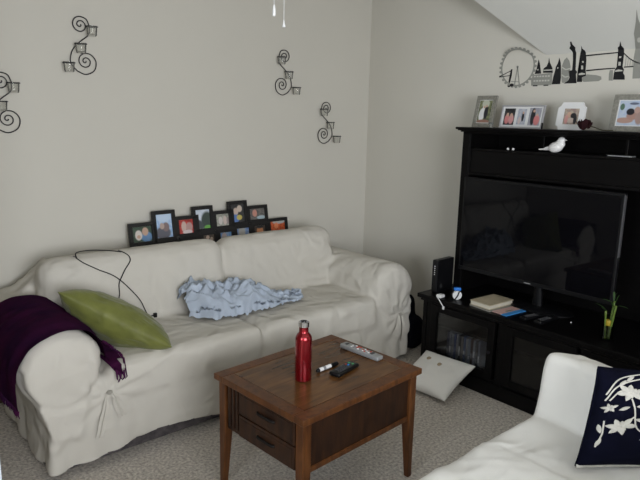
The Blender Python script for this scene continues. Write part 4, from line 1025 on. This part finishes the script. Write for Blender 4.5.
# local x is world x, local z up; cells (x0,x1,z0,z1) relative to z=.702
Z0 = .702
cells = [(-2.005, -1.845, .790, .922), (-1.852, -1.708, .800, .984), (-1.704, -1.548, .810, .938), (-1.582, -1.440, .828, .990), (-1.436, -1.285, .832, .950), (-1.318, -1.175, .846, 1.004), (-1.172, -1.010, .850, .963),
         (-1.835, -1.690, .705, .797), (-1.686, -1.545, .705, .806), (-1.541, -1.420, .712, .824), (-1.416, -1.290, .712, .828), (-1.286, -1.150, .720, .842), (-1.146, -1.014, .725, .846), (-1.010, -.845, .745, .862)]
ph = [
 photo_mat('photo_two_smiling', (.06, .10, .07), [(.72, .3, .3, .35, (.14, .26, .45)), (.3, .45, .19, .34, (.68, .62, .58)), (.66, .66, .17, .28, skin), (.3, .35, .1, .12, skin)]),
 photo_mat('photo_selfie_sky', (.30, .48, .75), [(.5, .9, .5, .25, (.55, .68, .85)), (.4, .2, .5, .28, (.12, .12, .15)), (.6, .45, .22, .2, (.25, .18, .18)), (.35, .5, .15, .14, (.5, .38, .33))], (.5, .62, .8)),
 photo_mat('photo_red_party', (.55, .06, .05), [(.3, .5, .16, .4, (.62, .45, .40)), (.62, .45, .2, .35, (.5, .3, .28)), (.5, .1, .3, .15, (.7, .6, .6))]),
 photo_mat('photo_mountain', (.55, .62, .72), [(.8, .35, .45, .55, (.05, .07, .06)), (.1, .15, .4, .35, (.07, .08, .09)), (.8, .05, .25, .12, (.15, .4, .08))], (.65, .7, .78)),
 photo_mat('photo_group_grey', (.42, .42, .36), [(.3, .45, .14, .35, (.62, .58, .55)), (.6, .45, .14, .4, (.6, .5, .45)), (.8, .4, .1, .3, (.3, .25, .25))]),
 photo_mat('photo_couple_blue', (.05, .05, .05), [(.35, .6, .2, .22, (.58, .45, .38)), (.65, .75, .2, .2, (.6, .5, .42)), (.3, .2, .3, .25, (.12, .22, .5)), (.6, .25, .22, .15, (.55, .45, .12))]),
 photo_mat('photo_man_dark', (.10, .10, .10), [(.33, .6, .16, .35, (.58, .28, .22)), (.75, .15, .3, .18, (.4, .5, .55))], (.2, .18, .16)),
 photo_mat('photo_white_a', (.6, .62, .62), [(.6, .7, .2, .2, (.5, .5, .48))]),
 photo_mat('photo_white_b', (.66, .67, .68), [(.3, .6, .2, .2, (.7, .7, .7))]),
 photo_mat('photo_brown_pair', (.12, .09, .07), [(.4, .8, .16, .2, (.5, .38, .3)), (.75, .6, .15, .2, (.5, .4, .32))]),
 photo_mat('photo_blue_a', (.10, .28, .62), [(.35, .6, .25, .4, (.5, .42, .4))], (.3, .42, .6)),
 photo_mat('photo_blue_b', (.12, .22, .5), [(.4, .7, .28, .5, (.45, .44, .42))], (.3, .38, .5)),
 photo_mat('photo_man_orange', (.08, .06, .05), [(.5, .5, .3, .5, (.62, .28, .14)), (.5, .95, .35, .2, (.03, .03, .03))]),
 photo_mat('photo_orange_shirt', (.70, .14, .05), [(.6, .95, .45, .2, (.45, .45, .44)), (.4, .6, .15, .3, (.75, .25, .12))]),
]
bm = NB()
for i, (a, b, c, d) in enumerate(cells):
    dy = 0 if i < 7 else .001
    t_ = .020
    for bx_ in ((a - .004, b + .004, c - .003, c + t_), (a - .004, b + .004, d - t_, d + .003), (a - .004, a + t_, c + t_, d - t_), (b - t_, b + .004, c + t_, d - t_)):
        box(bm, bx_[0], bx_[1], -.010 + dy, .008, bx_[2] - Z0, bx_[3] - Z0, .0015, 1)
obj('frame', bm, 'black_frame', cf)
for i, (a, b, c, d) in enumerate(cells):
    bm = NB(); k = .021
    quad(bm, [(a + k, -.002, c + k - Z0), (b - k, -.002, c + k - Z0), (b - k, -.002, d - k - Z0), (a + k, -.002, d - k - Z0)])
    obj('photo', bm, ph[i], cf, keep=True)

# ------------------------------------------------------------------ wall candle sconces
def sconce_proto(name, label, g_):
    """S-shaped scroll: x right, z up from the scroll's bottom (photo size about .29 m tall)"""
    t = thing(name, label, 'candle sconce', (0, 0, 0), 0, g_)
    def pol(c, keys, mul):
        return [(c[0] + r * math.cos(R(a)), -.012, c[1] + r * math.sin(R(a))) for a, r in keys]
    # one S line: big scroll wound clockwise, small scroll counter-clockwise
    lowk = [(-130, .071), (-90, .070), (-45, .066), (0, .058), (45, .048), (90, .040), (135, .036), (180, .034), (225, .033), (270, .032), (315, .030), (360, .026), (405, .021), (450, .017), (500, .014), (550, .012), (600, .010), (650, .007), (720, .004)]
    low = catmull(pol((.010, .074), [(a, r) for a, r in lowk], 1), 5)
    topk = [(-8, .050), (40, .044), (90, .039), (135, .039), (180, .039), (225, .038), (270, .037), (315, .033), (360, .027), (405, .021), (450, .018), (500, .017), (550, .017), (600, .014), (650, .010), (720, .004)]
    top = catmull(pol((-.008, .263), topk, 1), 5)
    stem = catmull([top[0], (.034, -.012, .212), (-.014, -.012, .172), (-.052, -.012, .132), (-.068, -.012, .088), (-.066, -.012, .055), low[0]], 8)
    bm = NB()
    top2 = [p for p in top]
    tube(bm, top2, .0030, 8); obj('top_scroll', bm, 'iron', t, smooth=True)
    bm = NB(); tube(bm, low, .0030, 8); obj('bottom_scroll', bm, 'iron', t, smooth=True)
    bm = NB(); tube(bm, stem, .0030, 8); obj('stem', bm, 'iron', t, smooth=True)
    for (cx, cz) in ((.041, .250), (-.022, .157), (-.089, .056)):
        bm = NB(); lathe(bm, [(.0305, -.001), (.033, .0), (.033, .003), (.0305, .004)], 24, (cx, -.045, cz)); tube(bm, [(cx, -.012, cz), (cx, -.018, cz)], .003, 6); r_ = obj('cup_ring', bm, 'iron', t, smooth=True)
        bm = NB(); lathe(bm, [(0, -.046), (.022, -.046), (.025, -.040), (.029, .006), (.0272, .006), (.0235, -.038), (0, -.042)], 24, (cx, -.045, cz)); obj('glass_cup', bm, 'frost', r_, smooth='auto', label='clear glass candle cup')
    return t
SG = 'scroll candle sconces on the back wall'
s1 = sconce_proto('candle_sconce', 'black scroll candle sconce, second from the left on the back wall', SG)
s1.location = (-2.199, 0, 1.757)
s2 = copy_tree(s1, 'black scroll candle sconce cut by the left edge of the photo', (-2.609, 0, 1.444))
s3 = copy_tree(s1, 'black scroll candle sconce, upper one of the right-hand pair', (-.842, 0, 1.702)); s3.scale = (-1, 1, 1)
s4 = copy_tree(s1, 'black scroll candle sconce, lower one nearest the room corner', (-.452, 0, 1.368)); s4.scale = (-1, 1, 1)

# ------------------------------------------------------------------ pull chains of the ceiling fan
def pull(x, y, zb, L_, label, bell):
    t = thing('pull_chain', label, 'pull chain', (x, y, 2.44), 0, 'ceiling fan pull chains')
    bm = NB(); tube(bm, [(0, 0, 0), (0, 0, zb + L_ - 2.44)], .0011, 6); obj('cord', bm, 'white', t)
    bm = NB()
    z = zb - 2.44
    if bell: lathe(bm, [(0, z), (.0065, z), (.0068, z + .004), (.0035, z + L_ * .6), (.0018, z + L_), (0, z + L_)], 16)
    else: lathe(bm, [(0, z), (.0055, z + .001), (.0065, z + .004), (.0055, z + L_ * .7), (.003, z + L_), (0, z + L_)], 16)
    obj('pull_knob', bm, 'white', t, smooth=True)
pull(-1.913, -1.423, 1.905, .029, 'white pull chain with a bell-shaped knob, the longer right one', True)
pull(-2.020, -1.503, 1.925, .042, 'white pull chain with a rounded knob, the shorter left one', False)

# ------------------------------------------------------------------ black bag behind the right arm
def bag_prims(bm):
    box(bm, -.40, -.235, -.88, -.50, 0, .22, .045, 3)
    box(bm, -.39, -.27, -.83, -.55, .15, .37, .05, 3)
bme = soft_union(bag_prims, .012, 12)
displace(bme, lambda p, n: .010 * ridge(Vector((p.x * 10, p.y * 9, p.z * 2.5))) - .004)
for v_ in bme.vertices: v_.co.z = max(v_.co.z, 0.001)
for p in bme.polygons: p.use_smooth = True
bme.materials.append(M['black_fabric'])
bag = thing('fabric_bag', 'slumped black fabric bag on the floor behind the right sofa arm', 'bag')
bo = bpy.data.objects.new('bag_body', bme); COL.objects.link(bo); bo.parent = bag
bm = NB(); tube(bm, catmull([(-.33, -.76, .35), (-.33, -.74, .38), (-.33, -.69, .395), (-.33, -.64, .38), (-.33, -.62, .35)], 6), .007, 8); obj('strap', bm, 'black_fabric', bag, smooth=True)
